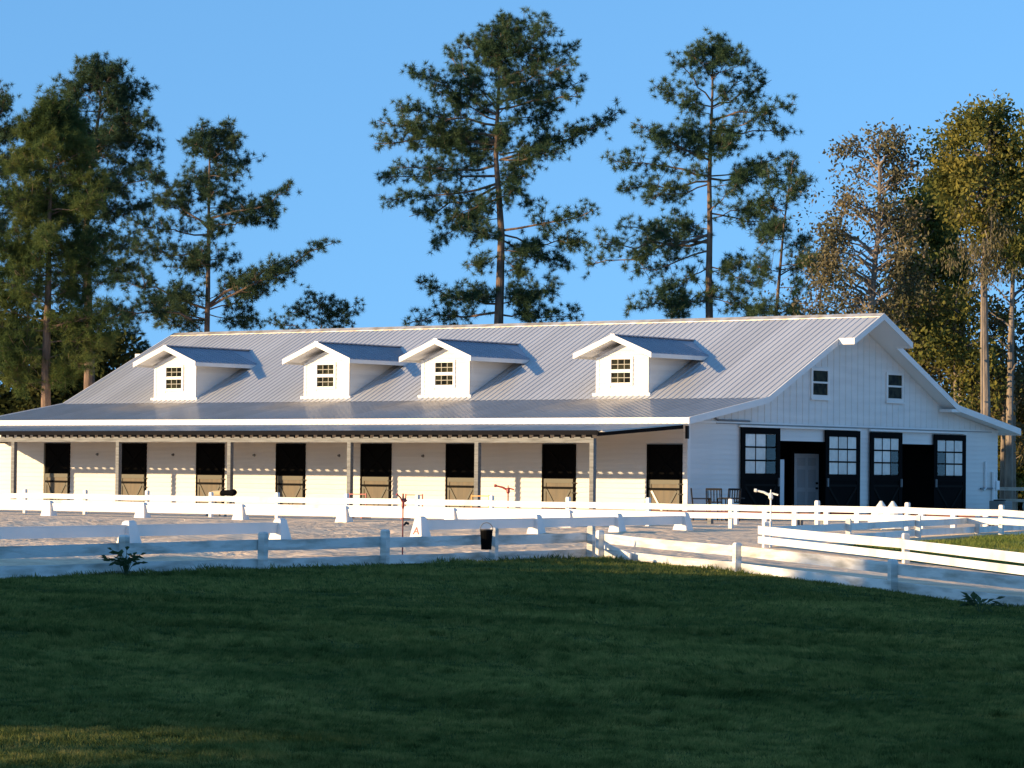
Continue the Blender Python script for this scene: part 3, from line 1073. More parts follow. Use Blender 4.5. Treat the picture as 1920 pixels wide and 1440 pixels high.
def sprinkler(label, x, y, top, mp, mh, rz, s_=1.0, bw=1.0):
    z = hz(x, y)
    r = empty('sprinkler', (x, y, z), rz)
    tag(r, label, 'sprinkler', 'impact sprinklers on riser poles')
    MB().tube([(0, 0, -.2), (0, 0, top - .14)], [.020 * min(1, bw + .1), .020 * min(1, bw + .1)], 8).build('riser', mp, r)
    MB().tube([(0, 0, top - .16), (0, 0, top - .12), (0, 0, top - .04), (0, 0, top)], [.03 * bw, .055 * bw, .05 * bw, .03 * bw], 8).build('body', mh, r)
    MB().tube([(0, 0, top - .07), (-.16 * s_, 0, top + .01), (-.34 * s_, 0, top + .05)], [.035 * bw, .028 * bw, .022 * bw], 8).build('nozzle', mh, r)
    MB().tube([(-.33 * s_, 0, top + .05), (-.39 * s_, 0, top + .055)], [.042 * bw, .04 * bw], 8).build('deflector', mh, r)
    MB().bar((.02, 0, top - .01), (.17 * s_, 0, top - .05), .03, .04).build('counterweight', mh, r)
    MB().tube([(0, 0, top - .02), (0, 0, top + .07)], [.016, .012], 6).build('spring_post', mh, r)
    return r


sprinkler('pale cream sprinkler on a thin pole before the gable doors', 6.05, 74.0, .93, PVC, CREAMP, -.2)
sprinkler('red sprinkler before the white front wall, behind the far fence', -.08, 88.0, .93, RED, RED, -.2)
r = sprinkler('thin riser pole with small red head at the left lawn fence', -1.62, 47.75, .93, RED, RED, .6, .3, .45)
MB().tube([(.02, 0, .52), (.06, 0, .56), (.10, 0, .545)], [.012, .022, .02], 8).build('valve', IRON, r)

# black bucket hung on the fence by a wire bail
b0 = at(912, 1004, 47.2)
bk = empty('bucket', (b0.x, b0.y, b0.z - .09))
tag(bk, 'black bucket hung with raised wire handle on the white lawn fence', 'bucket')
MB().tube([(0, 0, -.12), (0, 0, .16)], [.078, .095], 14).build('pail', BLACK, bk)
MB().tube([(0, 0, .1605), (0, 0, .18)], [.100, .100], 14).build('rim', IRON, bk)
arc = [(.096 * math.cos(a_), 0, .17 + .11 * math.sin(a_)) for a_ in np.linspace(0, math.pi, 11)]
MB().tube(arc, [.008] * 11, 6).build('handle', PIPEG, bk)

# jump poles, frames and edging behind the far fence
def pole(label, x0, x1, y, z, m, grp='jump poles behind the far fence'):
    a_, b_ = wl(x0, y), wl(x1, y)
    r_ = empty('jump_pole', (a_.x, a_.y, 0), rzb)
    tag(r_, label, 'jump pole', grp)
    L_ = x1 - x0
    MB().tube([(0, 0, z), (L_, 0, z)], [.024, .024], 8).build('pole', m, r_)
    for xx in (.25, L_ - .25):
        MB().hexa([(xx - .12, -.16, 0), (xx + .12, -.16, 0), (xx + .12, .16, 0), (xx - .12, .16, 0)],
                  [(xx - .05, -.06, z - .05), (xx + .05, -.06, z - .05), (xx + .05, .06, z - .05), (xx - .05, .06, z - .05)]).build('stand', WHITE, r_)


for lb, x0, m_ in (('orange open jump left of the eighth stall door', -1.7, ORANGE), ('red open jump beside the porch end post', -4.1, RED), ('red open jump before the seventh stall door', -6.2, RED)):
    p = wl(x0, -8.0)
    r_ = empty('low_jump', (p.x, p.y, 0), rzb)
    tag(r_, lb, 'jump', 'low open jumps')
    for k, q in enumerate((((0, 0, .70), (.62, 0, .70)), ((0, 0, .48), (.62, 0, .48)))):
        MB().bar(*q, .025, .03).build('crossbar', m_, r_)
    for xx in (0, .62):
        MB().bar((xx, 0, 0), (xx, 0, .73), .03, .03, (0, 1, 0)).build('leg', m_, r_)
        MB().bar((xx, -.2, .03), (xx, .2, .03), .05, .05).build('foot', m_, r_)
a_, b_ = wl(-3.8, -5.4), wl(13.5, -5.4)
ed_ = empty('timber_edging', (a_.x, a_.y, 0), rzb)
tag(ed_, 'low rust red timber edging seen through the far white fence', 'edging')
for k in range(6):
    MB().box(k * 2.9, k * 2.9 + 2.88, -.07, .07, .22, .35 + .01 * (k % 2)).build('sleeper', RUST, ed_)
    for xx in (.3, 2.5):
        MB().box(k * 2.9 + xx, k * 2.9 + xx + .12, -.06, .06, 0, .2195).build('support', TIMBER, ed_)
    for xx in (.5, 1.45, 2.4) if k > 2 else ():
        MB().box(k * 2.9 + xx, k * 2.9 + xx + .14, -.16, -.075, 0, .42).build('picket', WHITE, ed_)
p = wl(-9.6, -9.5)
r_ = empty('rolled_blanket', (p.x, p.y, 0), rzb - .1)
tag(r_, 'rolled tan and black horse blanket lying on a trestle', 'blanket')
MB().tube([(-.75, 0, .66), (-.6, 0, .67), (-.25, 0, .68), (-.22, 0, .68)], [.03, .08, .09, .09], 12).build('tan_roll', mat('tan_cloth', (.42, .34, .2), .9), r_)
MB().tube([(-.219, 0, .685), (.15, 0, .70), (.3, 0, .71), (.36, 0, .71)], [.085, .08, .10, .07], 12).build('black_roll', BLACK, r_)
for xx in (-.6, .2):
    MB().bar((xx, -.25, 0), (xx, 0, .60), .05, .05).build('trestle_leg', TIMBER, r_)
    MB().bar((xx, .25, 0), (xx, 0, .60), .05, .05).build('trestle_leg', TIMBER, r_)
for lb, px, Y_ in (('pale pointed marker cone, left of the pair before the dark opening', 1652, 80.5), ('pale pointed marker cone, right of the pair before the dark opening', 1674, 80.0)):
    q = at(px, 960, Y_)
    r_ = empty('marker_cone', (q.x, q.y, hz(q.x, q.y)))
    tag(r_, lb, 'cone', 'pale marker cones')
    MB().tube([(0, 0, .03), (0, 0, .42), (0, 0, .72)], [.40, .24, .03], 14).build('cone_body', CREAMP, r_)
    MB().box(-.3, .3, -.3, .3, 0, .03).build('base', CREAMP, r_)
p = wl(1.0, 16.75)
r_ = empty('air_conditioner', (p.x, p.y, 0), rzb)
tag(r_, 'squat grey air conditioner box at the foot of the gable', 'air conditioner')
MB().box(-.4, .4, -.38, .38, 0, .06).build('slab', CONCRETE, r_)
MB().box(-.25, .331, -.25, .25, .06, .58).build('case', mat('grey_steel', (.22, .22, .21), .6), r_)
MB().tube([(0, 0, .58), (0, 0, .62)], [.22, .2], 14).build('fan_guard', IRON, r_)
for k in range(6):
    MB().box(.3315, .345, -.22, .22, .12 + k * .075, .15 + k * .075).build('grille_slat', PIPEG, r_)
p = wl(1.2, 18.9)
r_ = empty('pressure_tank', (p.x, p.y, 0), rzb)
tag(r_, 'grey lying tank on cradles by the far gable corner', 'tank')
MB().tube([(0, -.62, .38), (0, -.52, .38), (0, .52, .38), (0, .62, .38)], [.12, .25, .25, .12], 14).build('vessel', mat('tank_grey', (.30, .30, .28), .5), r_)
for yy in (-.35, .35):
    MB().box(-.2, .2, yy - .05, yy + .05, 0, .16).build('cradle', CONCRETE, r_)


# ------------------------------------------------------------------ plants
def leaf_quads(centers, dirs, size, aspect=.5, jitter=.35):
    """one pointed quad per centre, along dirs"""
    n = len(centers)
    d = dirs / (np.linalg.norm(dirs, axis=1, keepdims=True) + 1e-9)
    r = rng.normal(size=(n, 3))
    sd = np.cross(d, r)
    sd /= (np.linalg.norm(sd, axis=1, keepdims=True) + 1e-9)
    L = size * (1 + jitter * rng.uniform(-1, 1, (n, 1)))
    W = L * aspect * .5
    V = np.empty((n, 4, 3))
    V[:, 0] = centers - d * L * .5
    V[:, 1] = centers + sd * W
    V[:, 2] = centers + d * L * .5
    V[:, 3] = centers - sd * W
    return V.reshape(-1, 3), np.arange(n * 4).reshape(n, 4)


def tufts(centers, dirs, blades, length, width):
    """needle tufts: thin triangles fanning out round each twig direction"""
    n = len(centers)
    d = dirs / (np.linalg.norm(dirs, axis=1, keepdims=True) + 1e-9)
    c = np.repeat(centers, blades, 0)
    dd = np.repeat(d, blades, 0)
    r = rng.normal(size=(n * blades, 3))
    r /= np.linalg.norm(r, axis=1, keepdims=True)
    b = dd * .50 + r
    b /= (np.linalg.norm(b, axis=1, keepdims=True) + 1e-9)
    sd = np.cross(b, rng.normal(size=(n * blades, 3)))
    sd /= (np.linalg.norm(sd, axis=1, keepdims=True) + 1e-9)
    L = length * rng.uniform(.4, 1.15, (n * blades, 1))
    c0 = c - dd * .05 + b * .02
    V = np.empty((n * blades, 3, 3))
    V[:, 0] = c0 + sd * width * .5
    V[:, 1] = c0 - sd * width * .5
    V[:, 2] = c0 + b * L
    return V.reshape(-1, 3), np.arange(n * blades * 3).reshape(-1, 3)


def curve3(a, b, bow, n=7):
    """a to b with a bow (sag negative, lift positive) in z and slight wander"""
    out = []
    w = Vector((random.uniform(-.2, .2), random.uniform(-.2, .2), 0))
    for i in range(n):
        t_ = i / (n - 1)
        k_ = .045 * (b - a).length * min(1, t_ * 3) * min(1, (1 - t_) * 3)
        out.append(a.lerp(b, t_) + Vector((0, 0, bow * 4 * t_ * (1 - t_))) + w * math.sin(t_ * math.pi) + Vector((random.uniform(-k_, k_), random.uniform(-k_, k_), random.uniform(-k_, k_))))
    return out


def pine(label, Y, trunk, limbs, m=PINE, r0=.26, tl=.225, blades=50, dens=1.0, group='tall pines behind the barn', bark=BARK, below=True, fill=26):
    """trunk: pixels bottom to top; limbs: (x0, y0, x1, y1, spread, amount)"""
    tp = [at(x, y, Y) for x, y in trunk]
    base = Vector((tp[0].x, Y, 0))
    root = empty('pine_tree', base)
    tag(root, label, 'tree', group)
    pts = ([base] if below else []) + tp
    pts = [p - base for p in pts]
    n = len(pts)
    z0, z1 = pts[0].z, pts[-1].z
    rad = [r0 * (1 - .9 * max(0, (p.z - z0) / (z1 - z0)) ** 1.0) for p in pts]
    MB().tube(pts, rad, 10).build('trunk', bark, root)
    C_, D_ = [], []
    jobs = []
    for (x0, y0, x1, y1, spread, amount) in limbs:
        a = at(x0, y0, Y) - base
        b = at(x1, y1, Y) - base
        ln = (b - a).length
        a.y = 0
        b.y = random.uniform(-.55, .55) * ln * .9
        jobs.append((a, b, spread, amount))
    ztop = tp[-1].z
    zlo = min(min(j[0].z, j[1].z) for j in jobs)
    for k in range(fill):               # shorter limbs all round the upper trunk
        t_ = random.uniform(.25, .97)
        z = zlo + (ztop - zlo) * t_
        i = max([q for q in range(len(pts)) if pts[q].z <= z] or [0])
        j = min(i + 1, len(pts) - 1)
        f = (z - pts[i].z) / max(1e-6, pts[j].z - pts[i].z)
        a = pts[i].lerp(pts[j], min(1, f))
        an = random.uniform(0, 6.283)
        l_ = random.uniform(.7, 2.4) * (1.2 - .7 * t_)
        jobs.append((a, a + Vector((math.cos(an) * l_, math.sin(an) * l_ * 1.4, random.uniform(.0, .8))), .7, 14))
    for (a, b, spread, amount) in jobs:
        ln = (b - a).length
        P_ = curve3(a, b, random.uniform(-.05, .02) * ln)
        lm = MB()
        rb = max(.02, min(.065, .014 * ln))
        lm.tube(P_, [rb * (1 - .8 * i / 6) for i in range(7)], 6, cap=False)
        ld = (P_[-1] - P_[0]).normalized()
        nt = int(amount * dens * 1.15)
        for k in range(nt):
            t_ = 1 - (random.random() ** .85) * .72
            f = t_ * 6
            i = min(int(f), 5)
            p = P_[i].lerp(P_[i + 1], f - i)
            rd = Vector(rng.normal(size=3)).normalized()
            rd.z = rd.z * .95 + .12
            tw = (ld * random.uniform(0, .8) + rd * 1.0)
            tw.normalize()
            l_ = spread * random.uniform(.2, 1.0) * (1.2 - .55 * t_)
            q = p + tw * l_
            q.z += .15 * l_
            lm.tube([p, p.lerp(q, .5) + Vector((0, 0, -.05 * l_)), q], [.014, .010, .006], 3, cap=False)
            up_ = Vector((tw.x * .6, tw.y * .6, tw.z * .4 + .45))
            C_.append(q)
            D_.append(up_)
            for j in range(random.choice((1, 2, 2, 3))):
                off = Vector(rng.normal(size=3)) * .17
                C_.append(p.lerp(q, random.uniform(.5, 1.0)) + off)
                D_.append(up_ + off * 2)
        lm.build('limb', bark, root)
    V, Fc = tufts(np.array(C_), np.array(D_), blades, tl, .0145)
    obj('crown', npmesh('crown', V, Fc, m), root)
    return root


def leafy(name, label, Y, trunk, rows, m, clumps, leaves, rad, size, bark=GREYB, r0=.2, limbs=12, aspect=.55, group=None, flat=1.0, depth=.8, twigs=True, up=.1, below=True, spray=.75):
    """broad crown: rows = (y, left, right) pixel silhouette, filled with leaf clumps in depth"""
    tp = [at(x, y, Y) for x, y in trunk]
    base = Vector((tp[0].x, Y, 0))
    root = empty(name, base)
    tag(root, label, 'tree' if 'bush' not in name and 'shrub' not in name else 'bush', group)
    pts = [p - base for p in (([base] if below else []) + tp)]
    z0, z1 = pts[0].z, pts[-1].z
    MB().tube(pts, [r0 * (1 - .8 * max(0, (p.z - z0) / (z1 - z0))) for p in pts], 9).build('trunk', bark, root)
    ry = [q[0] for q in rows]
    C_ = []
    hs = np.array([q[2] - q[1] for q in rows], float)
    per = max(2, clumps // limbs)
    while len(C_) < clumps:
        y = rng.uniform(ry[0], ry[-1])
        if rng.random() > np.interp(y, ry, hs) / hs.max() + .08:
            continue
        xl, xr = np.interp(y, ry, [q[1] for q in rows]), np.interp(y, ry, [q[2] for q in rows])
        u = rng.uniform(-1, 1)
        u = np.sign(u) * abs(u) ** .75
        hwm = (xr - xl) / 2 / F_PX * Y * depth
        c0 = at((xl + xr) / 2 + u * (xr - xl) / 2 * .9, y, Y) - base
        c0.y = rng.uniform(-1, 1) * hwm * math.sqrt(max(0.05, 1 - u * u))
        C_.append(c0)
        g_ = spray * rng.uniform(.6, 1.25)
        for j in range(per - 1):
            o_ = Vector(rng.normal(size=3)) * g_
            o_.z *= .55 * (1 if flat > .7 else flat + .25)
            C_.append(c0 + o_)
    step = per
    tz = [p.z for p in pts]

    def trunk_at(z):
        z = min(max(z, tz[0]), tz[-1])
        for i in range(len(pts) - 1):
            if pts[i].z <= z <= pts[i + 1].z:
                return pts[i].lerp(pts[i + 1], (z - pts[i].z) / max(1e-6, pts[i + 1].z - pts[i].z))
        return pts[-1].copy()
    nodes = []
    for k in range(0, len(C_), step):
        c = C_[k]
        hd = math.hypot(c.x - trunk_at(c.z).x, c.y)
        a = trunk_at(c.z - .35 * hd - .3)
        P_ = curve3(a, c, .06 * hd)
        lm = MB().tube(P_, [max(.02, r0 * .30) * (1 - .8 * i / 6) for i in range(7)], 6, cap=False)
        nodes += P_[3:]
        if twigs:
            for j in range(max(2, int(10 * hd / 3))):
                c2 = C_[random.randrange(len(C_))]
                q = min(P_[2:], key=lambda w_: (w_ - c2).length)
                if (q - c2).length < 2.2:
                    lm.tube([q, q.lerp(c2, .5) + Vector((0, 0, .08)), c2], [.022, .014, .008], 3, cap=False)
        lm.build('limb', bark, root)
    if leaves:
        cc = np.repeat(np.array(C_), leaves, 0)
        off = rng.normal(size=cc.shape) * rad
        off[:, 2] *= flat
        d = off * .6 + rng.normal(size=cc.shape) * rad * .8
        d[:, 2] -= up
        V, Fc = leaf_quads(cc + off, d, size, aspect)
        obj('crown', npmesh('crown', V, Fc, m), root)
    return root


# --- pines -------------------------------------------------------
pine('tallest pine with broad crown and bare dark trunk behind the roof centre', 130,
     [(935, 605), (938, 520), (940, 440), (935, 360), (930, 300), (932, 230), (936, 150), (940, 60)],
     [(938, 110, 945, 34, 1.0, 34), (938, 115, 985, 40, 1.0, 36), (938, 120, 1030, 58, 1.0, 38), (937, 120, 900, 62, 1.0, 34), (936, 130, 872, 80, 1.0, 34),
      (938, 150, 1068, 92, 1.0, 40), (938, 160, 1062, 128, .9, 36), (937, 110, 1002, 90, 1.1, 34), (936, 120, 930, 90, 1.1, 34),
      (932, 195, 840, 100, .9, 30), (932, 205, 862, 130, .9, 34), (931, 215, 775, 142, .9, 44), (931, 225, 820, 170, 1.0, 40),
      (930, 255, 705, 222, .9, 58), (930, 265, 700, 262, .8, 50), (930, 235, 750, 205, 1.0, 52), (930, 270, 800, 240, 1.0, 46), (930, 280, 760, 270, 1.0, 44),
      (928, 310, 715, 330, .8, 50), (929, 330, 740, 318, .8, 34), (930, 345, 735, 378, .8, 44), (931, 350, 765, 400, .8, 40), (933, 372, 812, 455, .7, 40), (933, 360, 840, 420, .7, 24),
      (936, 190, 1095, 150, .8, 34), (935, 205, 1080, 188, .8, 36), (934, 230, 1040, 200, .9, 34), (934, 215, 1000, 150, .9, 34),
      (938, 300, 1165, 205, .8, 60), (936, 290, 1080, 250, .9, 44), (936, 300, 1050, 285, .7, 28), (934, 310, 1000, 300, .8, 26),
      (938, 340, 1010, 385, .7, 24), (937, 330, 990, 330, .7, 20), (930, 300, 880, 290, .9, 30),
      (942, 432, 1110, 400, .8, 40), (942, 440, 1095, 455, .8, 44), (942, 450, 1070, 495, .8, 44), (942, 470, 1010, 470, .7, 28), (941, 480, 990, 530, .7, 26),
      (936, 450, 885, 430, .5, 14), (936, 480, 880, 500, .6, 22),
      (936, 570, 780, 525, .7, 34), (936, 585, 765, 600, .8, 44), (936, 560, 850, 560, .8, 44), (938, 570, 1040, 545, .8, 50), (938, 590, 1088, 592, .8, 50), (938, 560, 985, 560, .9, 30)],
     PINE, .31, .25, 56, .82, fill=20)
pine('narrower ragged pine right of the tallest pine', 123,
     [(1330, 590), (1329, 520), (1331, 430), (1330, 340), (1333, 250), (1336, 170), (1336, 82)],
     [(1336, 130, 1335, 66, .6, 18), (1336, 140, 1362, 72, .6, 18), (1336, 150, 1388, 88, .6, 18), (1336, 145, 1292, 92, .6, 16), (1335, 150, 1310, 85, .6, 14),
      (1334, 200, 1228, 160, .7, 30), (1334, 190, 1255, 112, .6, 20), (1334, 215, 1280, 200, .8, 24), (1336, 200, 1452, 142, .6, 24), (1336, 190, 1420, 130, .6, 14),
      (1336, 225, 1487, 200, .6, 28), (1335, 245, 1480, 248, .6, 24), (1335, 260, 1440, 215, .7, 20),
      (1330, 300, 1180, 235, .8, 40), (1330, 330, 1142, 300, .8, 40), (1330, 340, 1165, 350, .8, 40), (1330, 345, 1205, 385, .7, 32), (1330, 290, 1240, 260, .8, 30),
      (1333, 300, 1360, 250, .9, 34), (1332, 280, 1300, 250, .9, 34), (1333, 330, 1450, 300, .8, 40), (1333, 335, 1500, 310, .7, 30), (1333, 350, 1400, 340, .8, 26), (1333, 400, 1465, 415, .7, 34), (1332, 410, 1420, 380, .7, 24),
      (1330, 430, 1265, 410, .8, 26), (1328, 440, 1120, 465, .8, 50), (1328, 450, 1105, 490, .7, 40), (1328, 455, 1160, 430, .7, 36), (1328, 470, 1180, 510, .8, 36), (1328, 440, 1230, 430, .8, 30),
      (1330, 500, 1235, 555, .8, 40), (1330, 560, 1172, 582, .8, 50), (1331, 540, 1260, 590, .9, 40), (1331, 500, 1430, 540, .8, 40), (1331, 560, 1410, 585, .9, 44), (1331, 510, 1390, 490, .7, 26), (1330, 560, 1330, 560, .9, 26)],
     PINE, .24, .25, 56, .64, fill=14)
pine('smaller spreading pine with long low right branch behind the roof left', 128,
     [(388, 622), (390, 540), (391, 440), (392, 360), (393, 300), (396, 248)],
     [(394, 290, 382, 240, .7, 20), (394, 290, 422, 240, .7, 22), (394, 300, 352, 268, .8, 26), (394, 300, 448, 262, .7, 22), (393, 320, 488, 290, .6, 16), (393, 330, 450, 330, .7, 20), (393, 300, 400, 280, .9, 22),
      (393, 410, 550, 360, .7, 44), (393, 425, 515, 395, .8, 44), (393, 400, 450, 370, .8, 26), (392, 380, 330, 340, .8, 26),
      (394, 570, 628, 462, .7, 54), (394, 575, 560, 500, .8, 50), (394, 580, 500, 540, .9, 44), (393, 560, 450, 520, .9, 30), (393, 590, 470, 600, .8, 30),
      (391, 420, 300, 375, .9, 36), (391, 430, 280, 320, .9, 34), (391, 440, 255, 420, .9, 40), (391, 480, 250, 470, .9, 44), (391, 500, 330, 500, .9, 34),
      (390, 580, 200, 520, .9, 44), (390, 600, 200, 580, .8, 40), (390, 600, 260, 560, .9, 50), (390, 605, 300, 600, .9, 40), (390, 560, 330, 550, .9, 34)],
     PINED, .2, .25, 56, .8, fill=14)
pine('tall pine with dense rounded top at upper left', 132,
     [(168, 660), (163, 500), (162, 380), (175, 280), (188, 200), (190, 130)],
     [(189, 170, 190, 114, .8, 30), (189, 175, 150, 124, .9, 30), (189, 170, 232, 130, .9, 32), (188, 190, 268, 170, .9, 40), (186, 220, 290, 232, .9, 46), (185, 240, 296, 275, .8, 40), (188, 190, 120, 160, .9, 36), (186, 210, 90, 200, .9, 36),
      (185, 210, 220, 200, 1.1, 40), (180, 260, 240, 260, 1.0, 40), (180, 250, 120, 240, 1.0, 40), (165, 345, 300, 290, .8, 44), (164, 370, 305, 340, .8, 44), (163, 410, 290, 380, .8, 36), (164, 360, 60, 300, .9, 40), (163, 400, 80, 380, .9, 40),
      (163, 480, 260, 450, .8, 36), (163, 520, 270, 500, .8, 34), (164, 560, 70, 520, .9, 34), (165, 600, 250, 590, .8, 34)],
     PINED, .3, .25, 50, 1.05)
pine('pine at the left picture edge, mostly cut off', 134,
     [(-28, 700), (-25, 400), (-20, 300), (-12, 180)],
     [(-14, 240, 8, 172, .8, 26), (-14, 250, -40, 190, .8, 26), (-16, 280, 40, 235, .8, 34), (-18, 330, 50, 300, .9, 34), (-20, 380, 60, 380, .9, 34), (-22, 450, 40, 470, .9, 34), (-20, 300, -80, 300, .9, 30), (-22, 560, 40, 560, .9, 34), (-22, 520, -70, 500, .9, 30)],
     PINED, .28)
pine('low young pine top above the roof left of the centre', 140,
     [(600, 640), (603, 600), (606, 572)],
     [(602, 615, 560, 580, .8, 30), (602, 615, 645, 580, .8, 34), (603, 600, 606, 566, .7, 24), (602, 620, 500, 600, .8, 30), (602, 625, 655, 605, .8, 26)],
     PINED, .12, fill=2, dens=.6)
pine('low young pine beside the left roof slope', 138,
     [(228, 760), (229, 690), (230, 630)],
     [(229, 680, 200, 640, .8, 30), (229, 690, 262, 660, .8, 34), (229, 660, 230, 622, .8, 26), (229, 720, 190, 700, .9, 40), (229, 720, 265, 700, .9, 40)],
     PINED, .12, fill=4, dens=.6)
pine('thin scraggly pine right of the ragged pine', 121,
     [(1455, 590), (1463, 500), (1470, 420), (1480, 350), (1487, 300)],
     [(1480, 350, 1490, 292, .6, 12), (1478, 360, 1440, 330, .6, 14), (1476, 380, 1515, 330, .6, 14), (1470, 430, 1430, 430, .7, 20), (1466, 470, 1510, 450, .6, 12), (1462, 510, 1420, 500, .7, 20), (1460, 540, 1500, 530, .6, 12), (1457, 580, 1420, 590, .8, 26), (1457, 585, 1490, 580, .8, 20)],
     PINE, .14, .24, 44, 1.0, fill=8)

# --- left cypress and dark understory ----------------------------
LEFTP = leafmat('yellow_green_needles', (.040, .072, .030), (.088, .128, .042), (.165, .19, .058), .45, .28)
rows = [(175, 75, 125), (230, 45, 160), (300, 5, 190), (380, -20, 215), (470, -40, 225), (560, -50, 225), (640, -40, 215), (700, -20, 175)]
lm_ = []
y = 205
while y < 715:
    xl, xr = np.interp(y, [q[0] for q in rows], [q[1] for q in rows]), np.interp(y, [q[0] for q in rows], [q[2] for q in rows])
    tx = np.interp(y, [215, 420, 760], [100, 92, 86])
    for e_ in (xl, xr):
        lm_.append((tx, min(y + random.uniform(5, 40), 740), tx + (e_ - tx) * random.uniform(.45, 1.0), y + random.uniform(-14, 18), random.uniform(.7, 1.05), 30))
    y += random.uniform(13, 30)
lm_.append((100, 230, 100, 180, .8, 26))
pine('feathery yellow-green tree with tan trunk in front at left', 119,
     [(86, 760), (86, 680), (90, 560), (92, 420), (96, 320), (102, 205)], lm_, LEFTP, .24, .27, 44, 1.05, fill=30, group=None)
leafy('dark_shrub', 'dark evergreen thicket under the feathery tree at left', 138,
      [(30, 780), (30, 700), (34, 620)], [(600, 10, 60), (640, -40, 110), (700, -60, 130), (790, -80, 140)], DARKL, 240, 60, .38, .30, group='dark shrubs behind the barn', limbs=8)
leafy('dark_shrub', 'dark evergreen thicket behind the left roof end', 136,
      [(150, 780), (150, 720), (152, 660)], [(640, 130, 180), (680, 95, 215), (730, 70, 240), (790, 50, 250)], DARKL, 240, 60, .38, .30, group='dark shrubs behind the barn', limbs=8)

# --- right-hand deciduous trees -----------------------------------
leafy('deciduous_tree', 'tall brownish tree with thinning leaves and pale limbs', 118,
      [(1632, 600), (1640, 500), (1648, 420), (1650, 340), (1645, 260)],
      [(228, 1620, 1665), (260, 1590, 1700), (310, 1550, 1730), (380, 1540, 1735), (450, 1535, 1730), (520, 1530, 1720), (600, 1540, 1720)],
      BROWNL, 270, 38, .20, .16, r0=.2, limbs=48, depth=.8, spray=.45)
leafy('deciduous_tree', 'green oak between the brown and golden trees', 124,
      [(1730, 640), (1732, 560), (1735, 460), (1735, 380)],
      [(345, 1715, 1750), (390, 1690, 1790), (450, 1670, 1805), (520, 1665, 1810), (600, 1670, 1810), (640, 1690, 1790)],
      CYP, 200, 50, .24, .20, r0=.2, limbs=34, spray=.5)
leafy('deciduous_tree', 'golden green tree with tall bare trunk at far right', 117,
      [(1848, 760), (1846, 640), (1845, 520), (1850, 420), (1856, 320), (1855, 225)],
      [(202, 1830, 1875), (230, 1795, 1915), (280, 1770, 1930), (330, 1765, 1935), (390, 1780, 1940), (440, 1800, 1945), (480, 1830, 1950)],
      GOLD, 290, 52, .24, .18, r0=.24, limbs=40, spray=.5)
leafy('deciduous_tree', 'golden tree cut off by the right picture edge', 120,
      [(1900, 760), (1898, 640), (1900, 520), (1915, 420), (1930, 330)],
      [(300, 1900, 1960), (360, 1880, 2000), (440, 1860, 2010), (520, 1870, 2010), (560, 1890, 1990)],
      GOLD, 180, 44, .30, .20, r0=.13, limbs=14)
leafy('deciduous_tree', 'dark green pine-like tree behind the golden tree', 128,
      [(1790, 640), (1792, 500), (1795, 400), (1797, 300)],
      [(270, 1775, 1815), (310, 1755, 1830), (360, 1745, 1840), (430, 1740, 1840), (500, 1760, 1830)],
      CYP, 130, 50, .28, .20, r0=.16, limbs=22, spray=.5)
leafy('vine_clump', 'brown hanging vine clump on the golden tree trunk', 116.4,
      [(1842, 560), (1842, 480), (1843, 425)], [(418, 1830, 1860), (450, 1822, 1866), (490, 1826, 1862), (535, 1836, 1856)], BROWNL, 60, 44, .16, .16, r0=.05, limbs=4, depth=.6, aspect=.25, up=.5)
leafy('bare_tree', 'bare twiggy tree between the thin pine and the brown tree', 122,
      [(1535, 640), (1538, 560), (1545, 480), (1552, 400)],
      [(395, 1540, 1562), (440, 1510, 1580), (500, 1490, 1590), (560, 1480, 1590), (600, 1480, 1590)],
      BROWNL, 150, 7, .28, .14, r0=.09, limbs=22)
rows_b = [
    ('brown leafed small tree behind the gable peak', 121, 1715, [(545, 1700, 1740), (580, 1670, 1780), (640, 1655, 1800), (700, 1670, 1800), (770, 1690, 1800)], BROWNL, 150),
    ('golden olive small tree right of the gable peak', 119, 1790, [(530, 1780, 1815), (580, 1745, 1840), (640, 1735, 1850), (720, 1740, 1850), (800, 1750, 1840)], GOLD, 130),
    ('brown leafed small tree under the golden tree', 121, 1880, [(570, 1865, 1900), (620, 1845, 1930), (690, 1830, 1950), (760, 1820, 1960), (840, 1830, 1960)], SCRUB, 140)]
for lb, Y_, px, rows, m_, nc in rows_b:
    leafy('small_tree', lb, Y_, [(px, 860), (px + 2, 760), (px, 660), (px + 4, rows[0][0] + 15)], rows, m_, nc, 46, .30, .18, r0=.12, limbs=16, group='brown scrub trees right of the barn')
leafy('golden_bush', 'golden yellow bush beside the barn at right edge', 124,
      [(1905, 915), (1906, 860), (1905, 800)], [(720, 1885, 1930), (780, 1870, 1950), (840, 1872, 1960), (905, 1868, 1960)], GOLD, 260, 60, .26, .18, r0=.08, limbs=14)
leafy('dark_shrub', 'dark shrub between the eave and the golden bush', 131,
      [(1850, 900), (1850, 840), (1850, 740)], [(760, 1800, 1880), (800, 1790, 1900), (850, 1790, 1920), (905, 1800, 1950), (960, 1840, 1960)], DARKL, 300, 60, .38, .28, group='dark shrubs behind the barn', limbs=8)
leafy('dark_shrub', 'dark shrub at the right edge behind the golden bush', 134,
      [(1935, 900), (1935, 840), (1935, 740)], [(820, 1900, 1980), (860, 1880, 2000), (900, 1870, 2020), (960, 1860, 2020)], DARKL, 240, 60, .38, .28, group='dark shrubs behind the barn', limbs=8)
